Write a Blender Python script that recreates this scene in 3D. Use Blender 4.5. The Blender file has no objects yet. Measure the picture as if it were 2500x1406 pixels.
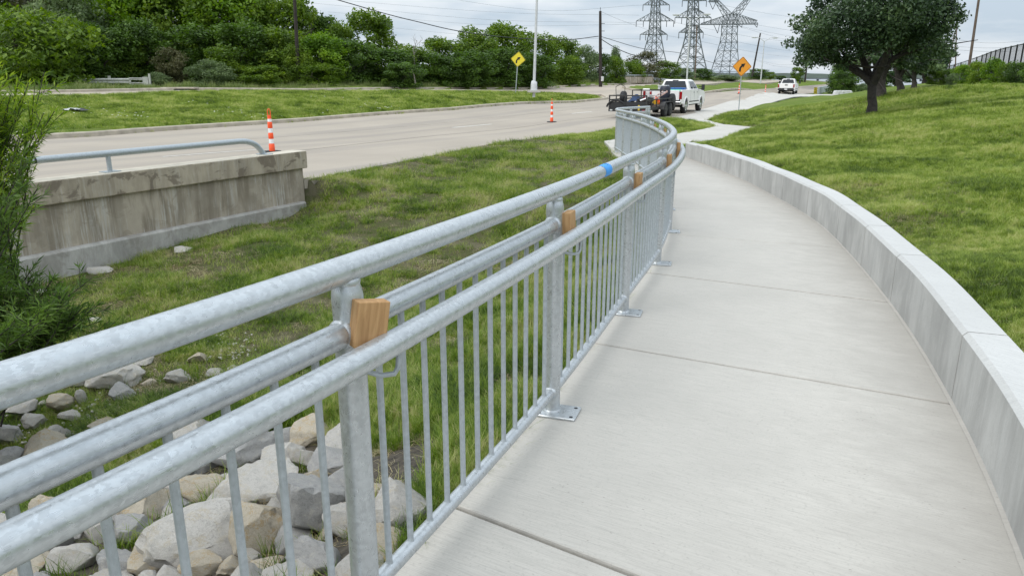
import bpy, math, random
import numpy as np
from mathutils import Vector, Matrix
from mathutils.geometry import delaunay_2d_cdt
R = math.radians
SC = bpy.context.scene
COL = SC.collection

# ------------------------------------------------------------------ camera, world, sun, exposure
F_PX, CAM_H = 1805.0, 1.5
PITCH = math.atan(513 / F_PX)
cam_d = bpy.data.cameras.new('camera'); cam = bpy.data.objects.new('camera', cam_d); COL.objects.link(cam)
cam.location = (0, 0, CAM_H); cam.rotation_euler = (math.pi / 2 - PITCH, 0, 0)
cam_d.sensor_width = 36; cam_d.lens = 36 * F_PX / 2500; cam_d.clip_start = 0.05; cam_d.clip_end = 9000
SC.camera = cam

SUN_EL, SUN_AZ = 52, -125          # azimuth from +Y, clockwise
world = bpy.data.worlds.new('World'); SC.world = world; world.use_nodes = True
wn = world.node_tree.nodes; wl = world.node_tree.links
for n in list(wn): wn.remove(n)
def W(t, **k):
    n = wn.new(t)
    for a, v in k.items(): setattr(n, a, v)
    return n
wo = W('ShaderNodeOutputWorld')
sky = W('ShaderNodeTexSky', sky_type='NISHITA', sun_disc=False, sun_elevation=R(SUN_EL), sun_rotation=R(SUN_AZ), dust_density=3.0)
bg1 = W('ShaderNodeBackground'); bg1.inputs[1].default_value = 0.06
wl.new(sky.outputs[0], bg1.inputs[0])
tc = W('ShaderNodeTexCoord'); sep = W('ShaderNodeSeparateXYZ'); wl.new(tc.outputs['Generated'], sep.inputs[0])
# overcast vault: brighter towards the zenith, (1 + 2 sin h)
zc = W('ShaderNodeMath', operation='MAXIMUM'); wl.new(sep.outputs[2], zc.inputs[0]); zc.inputs[1].default_value = 0.0
grad = W('ShaderNodeMath', operation='MULTIPLY_ADD'); wl.new(zc.outputs[0], grad.inputs[0]); grad.inputs[1].default_value = 0.66; grad.inputs[2].default_value = 0.57
# cloud layer: project the direction on a plane so that clouds flatten towards the horizon
zz = W('ShaderNodeMath', operation='ADD'); wl.new(zc.outputs[0], zz.inputs[0]); zz.inputs[1].default_value = 0.15
dx = W('ShaderNodeMath', operation='DIVIDE'); wl.new(sep.outputs[0], dx.inputs[0]); wl.new(zz.outputs[0], dx.inputs[1])
dy = W('ShaderNodeMath', operation='DIVIDE'); wl.new(sep.outputs[1], dy.inputs[0]); wl.new(zz.outputs[0], dy.inputs[1])
cmb = W('ShaderNodeCombineXYZ'); wl.new(dx.outputs[0], cmb.inputs[0]); wl.new(dy.outputs[0], cmb.inputs[1])
nz = W('ShaderNodeTexNoise'); nz.inputs['Scale'].default_value = 0.95; nz.inputs['Detail'].default_value = 6; nz.inputs['Roughness'].default_value = 0.55
wl.new(cmb.outputs[0], nz.inputs['Vector'])
cr = W('ShaderNodeValToRGB'); cr.color_ramp.elements[0].position = 0.38; cr.color_ramp.elements[1].position = 0.66
cr.color_ramp.elements[0].color = (0.76, 0.90, 1.04, 1); cr.color_ramp.elements[1].color = (1.22, 1.28, 1.33, 1)
wl.new(nz.outputs[0], cr.inputs[0])
mul = W('ShaderNodeVectorMath', operation='SCALE'); wl.new(cr.outputs[0], mul.inputs[0]); wl.new(grad.outputs[0], mul.inputs['Scale'])
bg2 = W('ShaderNodeBackground'); wl.new(mul.outputs[0], bg2.inputs[0]); bg2.inputs[1].default_value = 1.0
mixw = W('ShaderNodeMixShader'); mixw.inputs[0].default_value = 0.92
wl.new(bg1.outputs[0], mixw.inputs[1]); wl.new(bg2.outputs[0], mixw.inputs[2]); wl.new(mixw.outputs[0], wo.inputs[0])

sun_d = bpy.data.lights.new('sun', 'SUN'); sun = bpy.data.objects.new('sun', sun_d); COL.objects.link(sun)
sun_d.energy = 1.4; sun_d.angle = R(46); sun_d.color = (1.0, 0.96, 0.90)
sd = Vector((math.sin(R(SUN_AZ)) * math.cos(R(SUN_EL)), math.cos(R(SUN_AZ)) * math.cos(R(SUN_EL)), math.sin(R(SUN_EL))))
sun.rotation_euler = sd.to_track_quat('Z', 'Y').to_euler()
SC.view_settings.view_transform = 'Standard'; SC.view_settings.look = 'None'
SC.view_settings.exposure = 0.36; SC.view_settings.gamma = 1.0; SC.view_settings.use_curve_mapping = False

# ------------------------------------------------------------------ photo-ray surveying helpers
_c, _s = math.cos(PITCH), math.sin(PITCH)
def ray(px, py):
    a = (px - 1250) / F_PX; b = (py - 703) / F_PX
    return (a, _c - b * _s, -_s - b * _c)
def P(px, py, z):
    d = ray(px, py); t = (z - CAM_H) / d[2]; return (d[0] * t, d[1] * t, z)
def D(px, py, y):
    d = ray(px, py); t = y / d[1]; return (d[0] * t, y, CAM_H + d[2] * t)
def zp(y): return max(-0.6, -0.02 * (y - 0.5))
def Pp(px, py, h=0.0):
    z = h - 0.3
    for _ in range(40):
        q = P(px, py, z); z = h + zp(q[1])
    return q

# ------------------------------------------------------------------ tagging / mesh helpers
def tag(o, label=None, cat=None, group=None, kind=None):
    if label: o['label'] = label
    if cat: o['category'] = cat
    if group: o['group'] = group
    if kind: o['kind'] = kind
    return o
def link(o, parent=None):
    COL.objects.link(o)
    if parent is not None: o.parent = parent
    return o
def empty(name, loc=(0, 0, 0), rz=0.0, label=None, cat=None, group=None):
    o = bpy.data.objects.new(name, None); o.empty_display_size = 0.1
    o.location = loc; o.rotation_euler = (0, 0, rz); link(o)
    return tag(o, label, cat, group)
def copy_tree(o, parent=None):
    c = o.copy(); COL.objects.link(c); c.parent = parent
    for ch in [x for x in COL.objects if x.parent == o]: copy_tree(ch, c)
    return c
class MB:
    def __init__(s): s.v = []; s.f = []; s.m = []; s.sm = []
    def add(s, vs, fs, mi=0, smooth=False):
        n = len(s.v); s.v += [tuple(v) for v in vs]
        for f in fs: s.f.append(tuple(i + n for i in f)); s.m.append(mi); s.sm.append(smooth)
        return s
    def box(s, c, d, rz=0.0, mi=0, M=None, taper=1.0):
        x, y, z = d[0] / 2, d[1] / 2, d[2] / 2; vs = []
        for k, (a, b, e) in enumerate(((-1,-1,-1),(1,-1,-1),(1,1,-1),(-1,1,-1),(-1,-1,1),(1,-1,1),(1,1,1),(-1,1,1))):
            t = taper if e > 0 else 1.0
            p = Vector((a * x * t, b * y * t, e * z))
            if M is not None: p = M @ p
            elif rz: p = Matrix.Rotation(rz, 3, 'Z') @ p
            vs.append((p.x + c[0], p.y + c[1], p.z + c[2]))
        return s.add(vs, ((0,3,2,1),(4,5,6,7),(0,1,5,4),(1,2,6,5),(2,3,7,6),(3,0,4,7)), mi)
    def tube(s, pts, r, n=12, mi=0, cap=True, smooth=True, flat=None):
        pts = [Vector(p) for p in pts]; N = len(pts)
        rs = r if isinstance(r, (list, tuple)) else [r] * N
        vs = []; up = None
        for i, p in enumerate(pts):
            t = (pts[min(i + 1, N - 1)] - pts[max(i - 1, 0)]).normalized()
            if up is None:
                up = Vector((0, 0, 1)) if abs(t.z) < 0.9 else Vector((1, 0, 0))
            a = t.cross(up)
            if a.length < 1e-4: a = t.cross(Vector((0, 1, 0)))
            a.normalize(); b = a.cross(t).normalized(); up = b
            for k in range(n):
                w = 2 * math.pi * k / n
                vs.append(p + a * math.cos(w) * rs[i] + b * math.sin(w) * rs[i] * (flat[i] if flat else 1))
        fs = [(i * n + k, i * n + (k + 1) % n, (i + 1) * n + (k + 1) % n, (i + 1) * n + k) for i in range(N - 1) for k in range(n)]
        s.add(vs, fs, mi, smooth)
        if cap:
            s.add(vs[:n], [tuple(range(n))], mi); s.add(vs[-n:], [tuple(range(n))[::-1]], mi)
        return s
    def rod(s, a, b, r, n=8, mi=0, r2=None): return s.tube([a, b], [r, r if r2 is None else r2], n, mi)
    def prism(s, poly, y0, y1, M=None, mi=0):        # poly in XZ, extruded along Y
        n = len(poly); vs = [Vector((p[0], y0, p[1])) for p in poly] + [Vector((p[0], y1, p[1])) for p in poly]
        if M is not None: vs = [M @ v for v in vs]
        fs = [tuple(range(n)), tuple(range(n, 2 * n))[::-1]] + [(i, i + n, (i + 1) % n + n, (i + 1) % n) for i in range(n)]
        return s.add(vs, fs, mi)
    def mesh(s, name, mats):
        me = bpy.data.meshes.new(name); me.from_pydata(s.v, [], s.f)
        for m in (mats if isinstance(mats, (list, tuple)) else [mats]): me.materials.append(m)
        me.polygons.foreach_set('material_index', s.m); me.polygons.foreach_set('use_smooth', s.sm)
        me.update(); return me
    def build(s, name, mats, parent=None, bevel=0.0, seg=2):
        o = bpy.data.objects.new(name, s.mesh(name, mats)); link(o, parent)
        if bevel:
            b = o.modifiers.new('bevel', 'BEVEL'); b.width = bevel; b.segments = seg; b.limit_method = 'ANGLE'; b.angle_limit = R(35)
        return o
def np_obj(name, V, Fc, mat, parent=None, smooth=False, loc=None):
    me = bpy.data.meshes.new(name); k = Fc.shape[1]
    me.vertices.add(len(V)); me.vertices.foreach_set('co', np.ascontiguousarray(V, dtype=np.float32).ravel())
    me.loops.add(Fc.size); me.loops.foreach_set('vertex_index', np.ascontiguousarray(Fc, dtype=np.int32).ravel())
    me.polygons.add(len(Fc)); me.polygons.foreach_set('loop_start', np.arange(0, Fc.size, k, dtype=np.int32))
    me.update(calc_edges=True); me.validate()
    if smooth: me.polygons.foreach_set('use_smooth', np.ones(len(me.polygons), dtype=bool))
    for m in (mat if isinstance(mat, (list, tuple)) else [mat]): me.materials.append(m)
    o = bpy.data.objects.new(name, me); link(o, parent)
    if loc: o.location = loc
    return o
def spline(pts, n=8):
    pts = [np.array(p, float) for p in pts]; out = []
    q = [2 * pts[0] - pts[1]] + pts + [2 * pts[-1] - pts[-2]]
    for i in range(1, len(q) - 2):
        for k in range(n):
            t = k / n
            out.append(0.5 * ((2 * q[i]) + (-q[i-1] + q[i+1]) * t + (2*q[i-1] - 5*q[i] + 4*q[i+1] - q[i+2]) * t * t + (-q[i-1] + 3*q[i] - 3*q[i+1] + q[i+2]) * t ** 3))
    out.append(pts[-1]); return [tuple(float(a) for a in p) for p in out]

# ------------------------------------------------------------------ materials
MATS = {}
def new_mat(name):
    m = bpy.data.materials.new(name); m.use_nodes = True; MATS[name] = m
    nt = m.node_tree; b = nt.nodes['Principled BSDF']; return m, nt, b
def N(nt, t, **k):
    n = nt.nodes.new(t)
    for a, v in k.items():
        if a.startswith('i_'): n.inputs[a[2:].replace('_', ' ')].default_value = v
        else: setattr(n, a, v)
    return n
def plain(name, col, rough=0.6, metal=0.0, var=0.12, scale=6.0, bump=0.0, bscale=60.0, spec=0.5):
    m, nt, b = new_mat(name); L = nt.links
    c = N(nt, 'ShaderNodeTexCoord')
    nz = N(nt, 'ShaderNodeTexNoise', i_Scale=scale, i_Detail=4.0); L.new(c.outputs['Object'], nz.inputs['Vector'])
    r = N(nt, 'ShaderNodeValToRGB'); r.color_ramp.elements[0].position = .3; r.color_ramp.elements[1].position = .7
    r.color_ramp.elements[0].color = (*[x * (1 - var) for x in col], 1); r.color_ramp.elements[1].color = (*[min(1, x * (1 + var)) for x in col], 1)
    L.new(nz.outputs[0], r.inputs[0]); L.new(r.outputs[0], b.inputs['Base Color'])
    b.inputs['Roughness'].default_value = rough; b.inputs['Metallic'].default_value = metal; b.inputs['Specular IOR Level'].default_value = spec
    if bump:
        n2 = N(nt, 'ShaderNodeTexNoise', i_Scale=bscale, i_Detail=3.0); L.new(c.outputs['Object'], n2.inputs['Vector'])
        bp = N(nt, 'ShaderNodeBump', i_Strength=bump, i_Distance=0.01); L.new(n2.outputs[0], bp.inputs['Height']); L.new(bp.outputs[0], b.inputs['Normal'])
    return m
class G:
    """tiny node-graph writer working on world positions"""
    def __init__(s, name, rough=0.8, spec=0.3, metal=0.0):
        s.m, s.nt, s.b = new_mat(name); s.L = s.nt.links
        s.b.inputs['Roughness'].default_value = rough; s.b.inputs['Specular IOR Level'].default_value = spec; s.b.inputs['Metallic'].default_value = metal
        s.pos = N(s.nt, 'ShaderNodeNewGeometry').outputs['Position']
    def map(s, scale=(1, 1, 1), rot=(0, 0, 0), src=None):
        a = N(s.nt, 'ShaderNodeMapping', vector_type='POINT'); a.inputs['Scale'].default_value = scale
        r = N(s.nt, 'ShaderNodeVectorRotate', rotation_type='EULER_XYZ'); r.inputs['Rotation'].default_value = rot
        s.L.new(src or s.pos, r.inputs['Vector']); s.L.new(r.outputs[0], a.inputs['Vector']); return a.outputs[0]
    def noise(s, scale, vec=None, detail=4, rough=0.55, dist=0.0):
        n = N(s.nt, 'ShaderNodeTexNoise', i_Scale=scale, i_Detail=float(detail), i_Roughness=rough, i_Distortion=dist); s.L.new(vec or s.pos, n.inputs['Vector']); return n.outputs[0]
    def voro(s, scale, vec=None, out='Color', feature='F1'):
        n = N(s.nt, 'ShaderNodeTexVoronoi', i_Scale=scale, feature=feature); s.L.new(vec or s.pos, n.inputs['Vector']); return n.outputs[out]
    def ramp(s, fac, stops):
        r = N(s.nt, 'ShaderNodeValToRGB'); e = r.color_ramp.elements
        while len(e) < len(stops): e.new(0.5)
        for i, (p, c) in enumerate(stops):
            e[i].position = p; e[i].color = (*c, 1) if len(c) == 3 else c
        s.L.new(fac, r.inputs[0]); return r.outputs[0]
    def rmp(s, fac, a, b, lo=0.0, hi=1.0):
        n = N(s.nt, 'ShaderNodeMapRange'); n.inputs[1].default_value = a; n.inputs[2].default_value = b; n.inputs[3].default_value = lo; n.inputs[4].default_value = hi
        s.L.new(fac, n.inputs[0]); return n.outputs[0]
    def mix(s, fac, a, b, mode='MIX'):
        n = N(s.nt, 'ShaderNodeMix', data_type='RGBA', blend_type=mode)
        for sock, v in ((n.inputs[0], fac), (n.inputs[6], a), (n.inputs[7], b)):
            if isinstance(v, (int, float)): sock.default_value = v
            elif isinstance(v, tuple): sock.default_value = (*v, 1)
            else: s.L.new(v, sock)
        return n.outputs[2]
    def mth(s, op, a, b=0.0):
        n = N(s.nt, 'ShaderNodeMath', operation=op)
        for sock, v in ((n.inputs[0], a), (n.inputs[1], b)):
            if isinstance(v, (int, float)): sock.default_value = v
            else: s.L.new(v, sock)
        return n.outputs[0]
    def bump(s, h, strength=0.3, dist=0.01):
        b = N(s.nt, 'ShaderNodeBump', i_Strength=strength, i_Distance=dist); s.L.new(h, b.inputs['Height']); s.L.new(b.outputs[0], s.b.inputs['Normal'])
    def col(s, c): s.L.new(c, s.b.inputs['Base Color']); return s.m

# galvanised steel: spangle, dull patches, runs
def galv(name, base=(0.49, 0.515, 0.53), rough=(0.24, 0.42), metal=0.62):
    g = G(name, metal=metal, spec=0.5)
    w = g.mix(0.012, g.pos, N(g.nt, 'ShaderNodeTexNoise', i_Scale=60.0).outputs['Color'], 'LINEAR_LIGHT')
    v = g.voro(95, g.map((1, 1, 1), src=w)); sp = N(g.nt, 'ShaderNodeSeparateColor'); g.L.new(v, sp.inputs[0])
    n1 = g.noise(14, detail=5, rough=.65); n2 = g.noise(240, detail=2)
    a = g.ramp(sp.outputs[0], [(0.0, tuple(x * .88 for x in base)), (1.0, tuple(min(1, x * 1.14) for x in base))])
    a = g.mix(g.rmp(n1, .42, .62, 0, .45), a, tuple(min(1, x * 1.15) for x in base))
    a = g.mix(g.rmp(n1, .60, .70, 0, .55), a, tuple(x * .80 for x in base))
    a = g.mix(g.rmp(n2, .62, .74, 0, .35), a, tuple(x * .55 for x in base))
    g.L.new(g.rmp(g.mth('ADD', sp.outputs[1], n1), .4, 1.3, rough[0], rough[1]), g.b.inputs['Roughness'])
    g.bump(g.mth('ADD', n1, g.mth('MULTIPLY', n2, .10)), .12, .003)
    return g.col(a)
m_galv = galv('galvanised_steel')
m_galv_dull = galv('galvanised_steel_weathered', (0.40, 0.435, 0.455), (.42, .60), .5)

# broom-finished new concrete
def broom(name, base, rz, stain=.5):
    g = G(name, rough=.86, spec=.25)
    br = g.noise(1.0, g.map((9, 260, 20), (0, 0, rz)), detail=3, rough=.6)
    br2 = g.noise(1.0, g.map((2.2, 38, 20), (0, 0, rz)), detail=4, rough=.6)
    big = g.noise(.9, detail=5, rough=.6); sp = g.noise(85, detail=3, rough=.8); pit = g.voro(46, out='Distance')
    a = g.ramp(big, [(.3, tuple(x * .90 for x in base)), (.55, base), (.75, tuple(min(1, x * 1.07) for x in base))])
    a = g.mix(g.rmp(br, .42, .66, 0, .55), a, tuple(x * .74 for x in base))
    a = g.mix(g.rmp(g.noise(1.0, g.map((3, 90, 20), (0, 0, rz)), detail=5, rough=.75), .60, .66, 0, .55), a, tuple(x * .66 for x in base))
    a = g.mix(g.rmp(br2, .55, .75, 0, .35 * stain), a, tuple(x * .80 for x in base))
    a = g.mix(g.rmp(sp, .56, .68, 0, .6), a, tuple(x * .68 for x in base))
    a = g.mix(g.mth('MULTIPLY', g.rmp(pit, .02, .10, 1, 0), g.rmp(g.noise(5), .52, .6, 0, .55)), a, tuple(x * .45 for x in base))
    g.bump(g.mth('ADD', br, g.mth('MULTIPLY', sp, .5)), .35, .003)
    return g, a
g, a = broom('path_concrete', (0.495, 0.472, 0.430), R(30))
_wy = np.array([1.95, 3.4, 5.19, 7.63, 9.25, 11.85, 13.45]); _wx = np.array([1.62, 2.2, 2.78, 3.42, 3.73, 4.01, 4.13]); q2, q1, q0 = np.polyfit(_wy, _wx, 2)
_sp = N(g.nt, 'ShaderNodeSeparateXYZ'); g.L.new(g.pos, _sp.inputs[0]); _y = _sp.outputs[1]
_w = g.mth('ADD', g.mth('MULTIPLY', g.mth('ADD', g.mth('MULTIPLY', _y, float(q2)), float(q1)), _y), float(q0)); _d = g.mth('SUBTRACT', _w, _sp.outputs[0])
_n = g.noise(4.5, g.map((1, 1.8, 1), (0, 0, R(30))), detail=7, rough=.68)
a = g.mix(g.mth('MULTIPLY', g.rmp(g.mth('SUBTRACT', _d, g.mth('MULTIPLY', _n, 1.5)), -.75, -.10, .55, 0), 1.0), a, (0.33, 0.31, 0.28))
a = g.mix(g.mth('MULTIPLY', g.rmp(g.noise(7, g.map((1, 4, 1), (0, 0, R(30))), detail=6, rough=.7), .62, .70), .35), a, (0.30, 0.28, 0.25))
dots = g.voro(17, g.map((1, 2.2, 1), (0, 0, R(30))), out='Distance'); a = g.mix(g.mth('MULTIPLY', g.rmp(dots, .05, .11, 1, 0), g.rmp(g.noise(2.3), .50, .56, 0, .7)), a, (0.22, 0.20, 0.18))
m_path = g.col(a)
g, a = broom('sidewalk_concrete', (0.52, 0.50, 0.46), R(66), .3); m_side = g.col(a)

def wallmat(name, base, streak_col, dirt, s1=.5, s2=.5, zscale=.5, patches=0.0):
    g = G(name, rough=.9, spec=.2)
    st = g.noise(1.0, g.map((4.5, 4.5, .9 * zscale)), detail=7, rough=.62, dist=.35)
    st2 = g.noise(1.0, g.map((30, 30, 1.8 * zscale)), detail=6, rough=.72)
    st3 = g.noise(1.0, g.map((1.8, 1.8, .9)), detail=3)
    st2 = g.mth('ADD', g.mth('MULTIPLY', st2, .7), g.mth('MULTIPLY', st3, .32))
    big = g.noise(1.7, detail=6, rough=.62); fine = g.noise(70, detail=4, rough=.7)
    a = g.ramp(big, [(.32, tuple(x * .82 for x in base)), (.7, tuple(x * 1.12 for x in base))])
    a = g.mix(g.rmp(st, .46, .60, 0, s1), a, dirt)
    a = g.mix(g.rmp(st2, .52, .62, 0, s2), a, streak_col)
    wet = g.noise(1.0, g.map((2.6, 2.6, 1.1)), detail=6, rough=.6, dist=.5)
    a = g.mix(g.rmp(wet, .50, .60, 0, .45), a, tuple(x * .62 for x in base))
    if patches:
        pt = g.noise(2.6, g.map((1, 1, 1.3)), detail=7, rough=.62, dist=.6)
        a = g.mix(g.rmp(pt, .525, .565, 0, patches * .8), a, dirt)
    a = g.mix(g.rmp(fine, .58, .72, 0, .35), a, tuple(x * .6 for x in base))
    g.bump(g.mth('ADD', fine, st2), .4, .004)
    return g, a
g, a = wallmat('retaining_wall_concrete', (0.47, 0.465, 0.445), (0.58, 0.585, 0.57), (0.34, 0.335, 0.32), .5, .22, 1.3); m_rwall = g.col(a)
g, a = broom('wall_cap_concrete', (0.53, 0.53, 0.515), R(60), .3); m_cap = g.col(a)
g, a = wallmat('old_concrete_face', (0.44, 0.385, 0.31), (0.55, 0.535, 0.50), (0.21, 0.175, 0.13), .75, .65, .8, .35); m_hface = g.col(a)
g, a = wallmat('old_concrete_coping', (0.44, 0.38, 0.295), (0.50, 0.475, 0.43), (0.15, 0.12, 0.09), .35, .45, 1.3, .85); m_hcope = g.col(a)
g, a = wallmat('old_concrete_footing', (0.42, 0.405, 0.375), (0.56, 0.55, 0.53), (0.22, 0.20, 0.175), .35, .3, 3.5, .45); m_hfoot = g.col(a)
m_htop = plain('coping_top_concrete', (0.50, 0.46, 0.38), .9, var=.14, scale=5, bump=.3)

# road concrete, worn in wheel tracks along the lanes
def roadmat(name, base, rz):
    g = G(name, rough=.85, spec=.25)
    tr = g.noise(1.0, g.map((.95, .035, 1), (0, 0, rz)), detail=3, rough=.55)
    tr2 = g.noise(1.0, g.map((3.2, .12, 1), (0, 0, rz)), detail=4, rough=.6)
    big = g.noise(.25, detail=5); fine = g.noise(38, detail=3, rough=.7); f2 = g.noise(5, detail=5, rough=.7)
    a = g.ramp(big, [(.35, tuple(x * .93 for x in base)), (.65, tuple(x * 1.05 for x in base))])
    a = g.mix(g.rmp(tr, .48, .64, 0, .55), a, (base[0] * .72, base[1] * .74, base[2] * .79))
    a = g.mix(g.rmp(tr2, .56, .70, 0, .35), a, (base[0] * .75, base[1] * .76, base[2] * .80))
    a = g.mix(g.rmp(f2, .60, .72, 0, .25), a, tuple(x * .75 for x in base))
    a = g.mix(g.rmp(fine, .55, .70, 0, .38), a, tuple(x * .68 for x in base))
    return g, a
g, a = roadmat('road_concrete', (0.37, 0.325, 0.27), R(27)); m_road = g.col(a)
g, a = roadmat('far_road_concrete', (0.41, 0.355, 0.29), R(40)); m_road2 = g.col(a)
m_kerb = plain('kerb_concrete', (0.40, 0.355, 0.285), .9, var=.22, scale=2.5, bump=.4)
m_joint = plain('joint_filler', (0.16, 0.145, 0.125), .95, var=.3, scale=9)
m_soilbed = plain('bedding', (0.20, 0.185, 0.16), .95, var=.3)

# ground: grass base, thatch, soil
g = G('lawn_ground', rough=1.0, spec=.1)
n1 = g.noise(.55, detail=6, rough=.62); n2 = g.noise(7, detail=6, rough=.7); n3 = g.noise(55, detail=4, rough=.75); n0 = g.noise(.09, detail=4)
a = g.ramp(n3, [(.32, (0.045, 0.065, 0.010)), (.5, (0.12, 0.17, 0.03)), (.72, (0.24, 0.29, 0.07))])
a = g.mix(g.rmp(n2, .38, .66, 0, .55), a, (0.095, 0.155, 0.022))
a = g.mix(g.rmp(n1, .50, .68, 0, .50), a, (0.22, 0.225, 0.075))
a = g.mix(g.mth('MULTIPLY', g.rmp(n2, .55, .66), g.rmp(n1, .50, .60, 0, .5)), a, (0.20, 0.17, 0.10))
g.bump(n3, .8, .03); m_lawn = g.col(a)
g = G('ditch_ground', rough=1.0, spec=.1)
n1 = g.noise(1.3, detail=6, rough=.65); n2 = g.noise(11, detail=6, rough=.7); n3 = g.noise(80, detail=4, rough=.75)
a = g.ramp(n3, [(.32, (0.035, 0.032, 0.018)), (.5, (0.10, 0.10, 0.045)), (.72, (0.20, 0.18, 0.11))])
a = g.mix(g.rmp(n2, .45, .62, 0, .6), a, (0.062, 0.095, 0.018))
a = g.mix(g.rmp(n1, .52, .62, 0, .55), a, (0.19, 0.165, 0.12))
g.bump(n3, .9, .03); m_ditch = g.col(a)

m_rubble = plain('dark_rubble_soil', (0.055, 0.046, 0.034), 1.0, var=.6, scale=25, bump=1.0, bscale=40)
def leafmat(name, cols, scale=3.0, trans=.35, rough=.55, rnd=0.0):
    m = bpy.data.materials.new(name); m.use_nodes = True; nt = m.node_tree; L = nt.links
    for n in list(nt.nodes): nt.nodes.remove(n)
    out = N(nt, 'ShaderNodeOutputMaterial'); geo = N(nt, 'ShaderNodeNewGeometry')
    nz = N(nt, 'ShaderNodeTexNoise', i_Scale=scale, i_Detail=4.0, i_Roughness=.6); L.new(geo.outputs['Position'], nz.inputs['Vector'])
    n2 = N(nt, 'ShaderNodeTexNoise', i_Scale=scale * 14, i_Detail=1.0); L.new(geo.outputs['Position'], n2.inputs['Vector'])
    ad = N(nt, 'ShaderNodeMath', operation='MULTIPLY_ADD'); L.new(n2.outputs[0], ad.inputs[0]); ad.inputs[1].default_value = .6; L.new(nz.outputs[0], ad.inputs[2])
    sb = N(nt, 'ShaderNodeMath', operation='SUBTRACT'); L.new(ad.outputs[0], sb.inputs[0]); sb.inputs[1].default_value = .3
    r = N(nt, 'ShaderNodeValToRGB'); e = r.color_ramp.elements
    while len(e) < len(cols): e.new(.5)
    for i, c in enumerate(cols): e[i].position = .30 + .40 * i / (len(cols) - 1); e[i].color = (*c, 1)
    fac = sb.outputs[0]
    if rnd:
        oi = N(nt, 'ShaderNodeObjectInfo'); m1 = N(nt, 'ShaderNodeMath', operation='MULTIPLY_ADD'); L.new(oi.outputs['Random'], m1.inputs[0]); m1.inputs[1].default_value = rnd; L.new(fac, m1.inputs[2])
        m2 = N(nt, 'ShaderNodeMath', operation='SUBTRACT'); L.new(m1.outputs[0], m2.inputs[0]); m2.inputs[1].default_value = rnd / 2; fac = m2.outputs[0]
    L.new(fac, r.inputs[0])
    pb = N(nt, 'ShaderNodeBsdfPrincipled', i_Roughness=rough); pb.inputs['Specular IOR Level'].default_value = .35
    tr = N(nt, 'ShaderNodeBsdfTranslucent'); L.new(r.outputs[0], pb.inputs['Base Color'])
    hs = N(nt, 'ShaderNodeHueSaturation', i_Saturation=1.12, i_Value=1.4); L.new(r.outputs[0], hs.inputs['Color']); L.new(hs.outputs[0], tr.inputs[0])
    mx = N(nt, 'ShaderNodeMixShader'); mx.inputs[0].default_value = trans; L.new(pb.outputs[0], mx.inputs[1]); L.new(tr.outputs[0], mx.inputs[2]); L.new(mx.outputs[0], out.inputs[0])
    return m
m_blade = leafmat('grass_blade', [(0.052, 0.088, 0.010), (0.150, 0.222, 0.028), (0.270, 0.345, 0.060), (0.44, 0.45, 0.17)], .8, .4, rnd=.26)
m_blade2 = leafmat('ditch_grass_blade', [(0.042, 0.080, 0.008), (0.120, 0.198, 0.020), (0.225, 0.300, 0.045), (0.40, 0.39, 0.17)], 1.3, .4, rnd=.26)
m_straw = leafmat('straw', [(0.17, 0.135, 0.065), (0.34, 0.28, 0.15), (0.48, 0.42, 0.26)], 2.0, .2, rnd=.3)
m_tallgrass = leafmat('verge_grass_blade', [(0.090, 0.132, 0.036), (0.180, 0.228, 0.072), (0.288, 0.300, 0.132)], .6, .35)
m_leaf_dark = leafmat('leaf_dark_green', [(0.025, 0.049, 0.009), (0.060, 0.117, 0.016), (0.126, 0.217, 0.026)], .85, .3)
m_leaf_mid = leafmat('leaf_mid_green', [(0.040, 0.076, 0.010), (0.105, 0.179, 0.019), (0.222, 0.312, 0.034)], .85, .35)
m_leaf_bright = leafmat('leaf_bright_green', [(0.051, 0.110, 0.008), (0.126, 0.237, 0.016), (0.253, 0.378, 0.031)], .85, .4)
m_leaf_grey = leafmat('leaf_grey_green', [(0.065, 0.096, 0.040), (0.138, 0.194, 0.081), (0.244, 0.310, 0.139)], .5, .35)
m_leaf_brown = leafmat('leaf_brownish', [(0.036, 0.043, 0.019), (0.081, 0.087, 0.034), (0.138, 0.132, 0.062)], .5, .3)
m_leaf_oak = leafmat('oak_leaf', [(0.024, 0.048, 0.023), (0.060, 0.105, 0.043), (0.143, 0.207, 0.078)], .7, .22, .42)
m_leaf_willow = leafmat('willow_leaf', [(0.068, 0.126, 0.014), (0.164, 0.260, 0.028), (0.385, 0.487, 0.070)], 1.6, .45)
m_leaf_willow2 = leafmat('willow_leaf_dark', [(0.041, 0.082, 0.018), (0.094, 0.162, 0.033), (0.188, 0.288, 0.060)], 1.6, .4)
m_bark = plain('bark_dark', (0.045, 0.038, 0.034), .95, var=.4, scale=9, bump=.8, bscale=30)
m_bark_grey = plain('bark_grey', (0.20, 0.18, 0.16), .95, var=.3, scale=9, bump=.5)
m_wood = None
g = G('fresh_lumber', rough=.65, spec=.3)
tcn = N(g.nt, 'ShaderNodeTexCoord').outputs['Object']
wg = g.noise(1.0, g.map((60, 60, 5), src=tcn), detail=4, rough=.6, dist=.8)
a = g.ramp(wg, [(.30, (0.34, 0.185, 0.080)), (.5, (0.47, 0.275, 0.125)), (.70, (0.56, 0.35, 0.17))]); g.bump(wg, .2, .002); m_wood = g.col(a)
m_pole = plain('creosoted_pole', (0.035, 0.028, 0.024), .9, var=.3, scale=3, bump=.5, bscale=20)
m_pole_br = plain('brown_pole', (0.13, 0.095, 0.075), .9, var=.3, scale=3, bump=.5, bscale=20)
m_lattice = plain('tower_steel', (0.17, 0.185, 0.20), .6, .2, var=.15, scale=.3)
m_insul = plain('insulator_dark', (0.05, 0.05, 0.055), .4)
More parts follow.
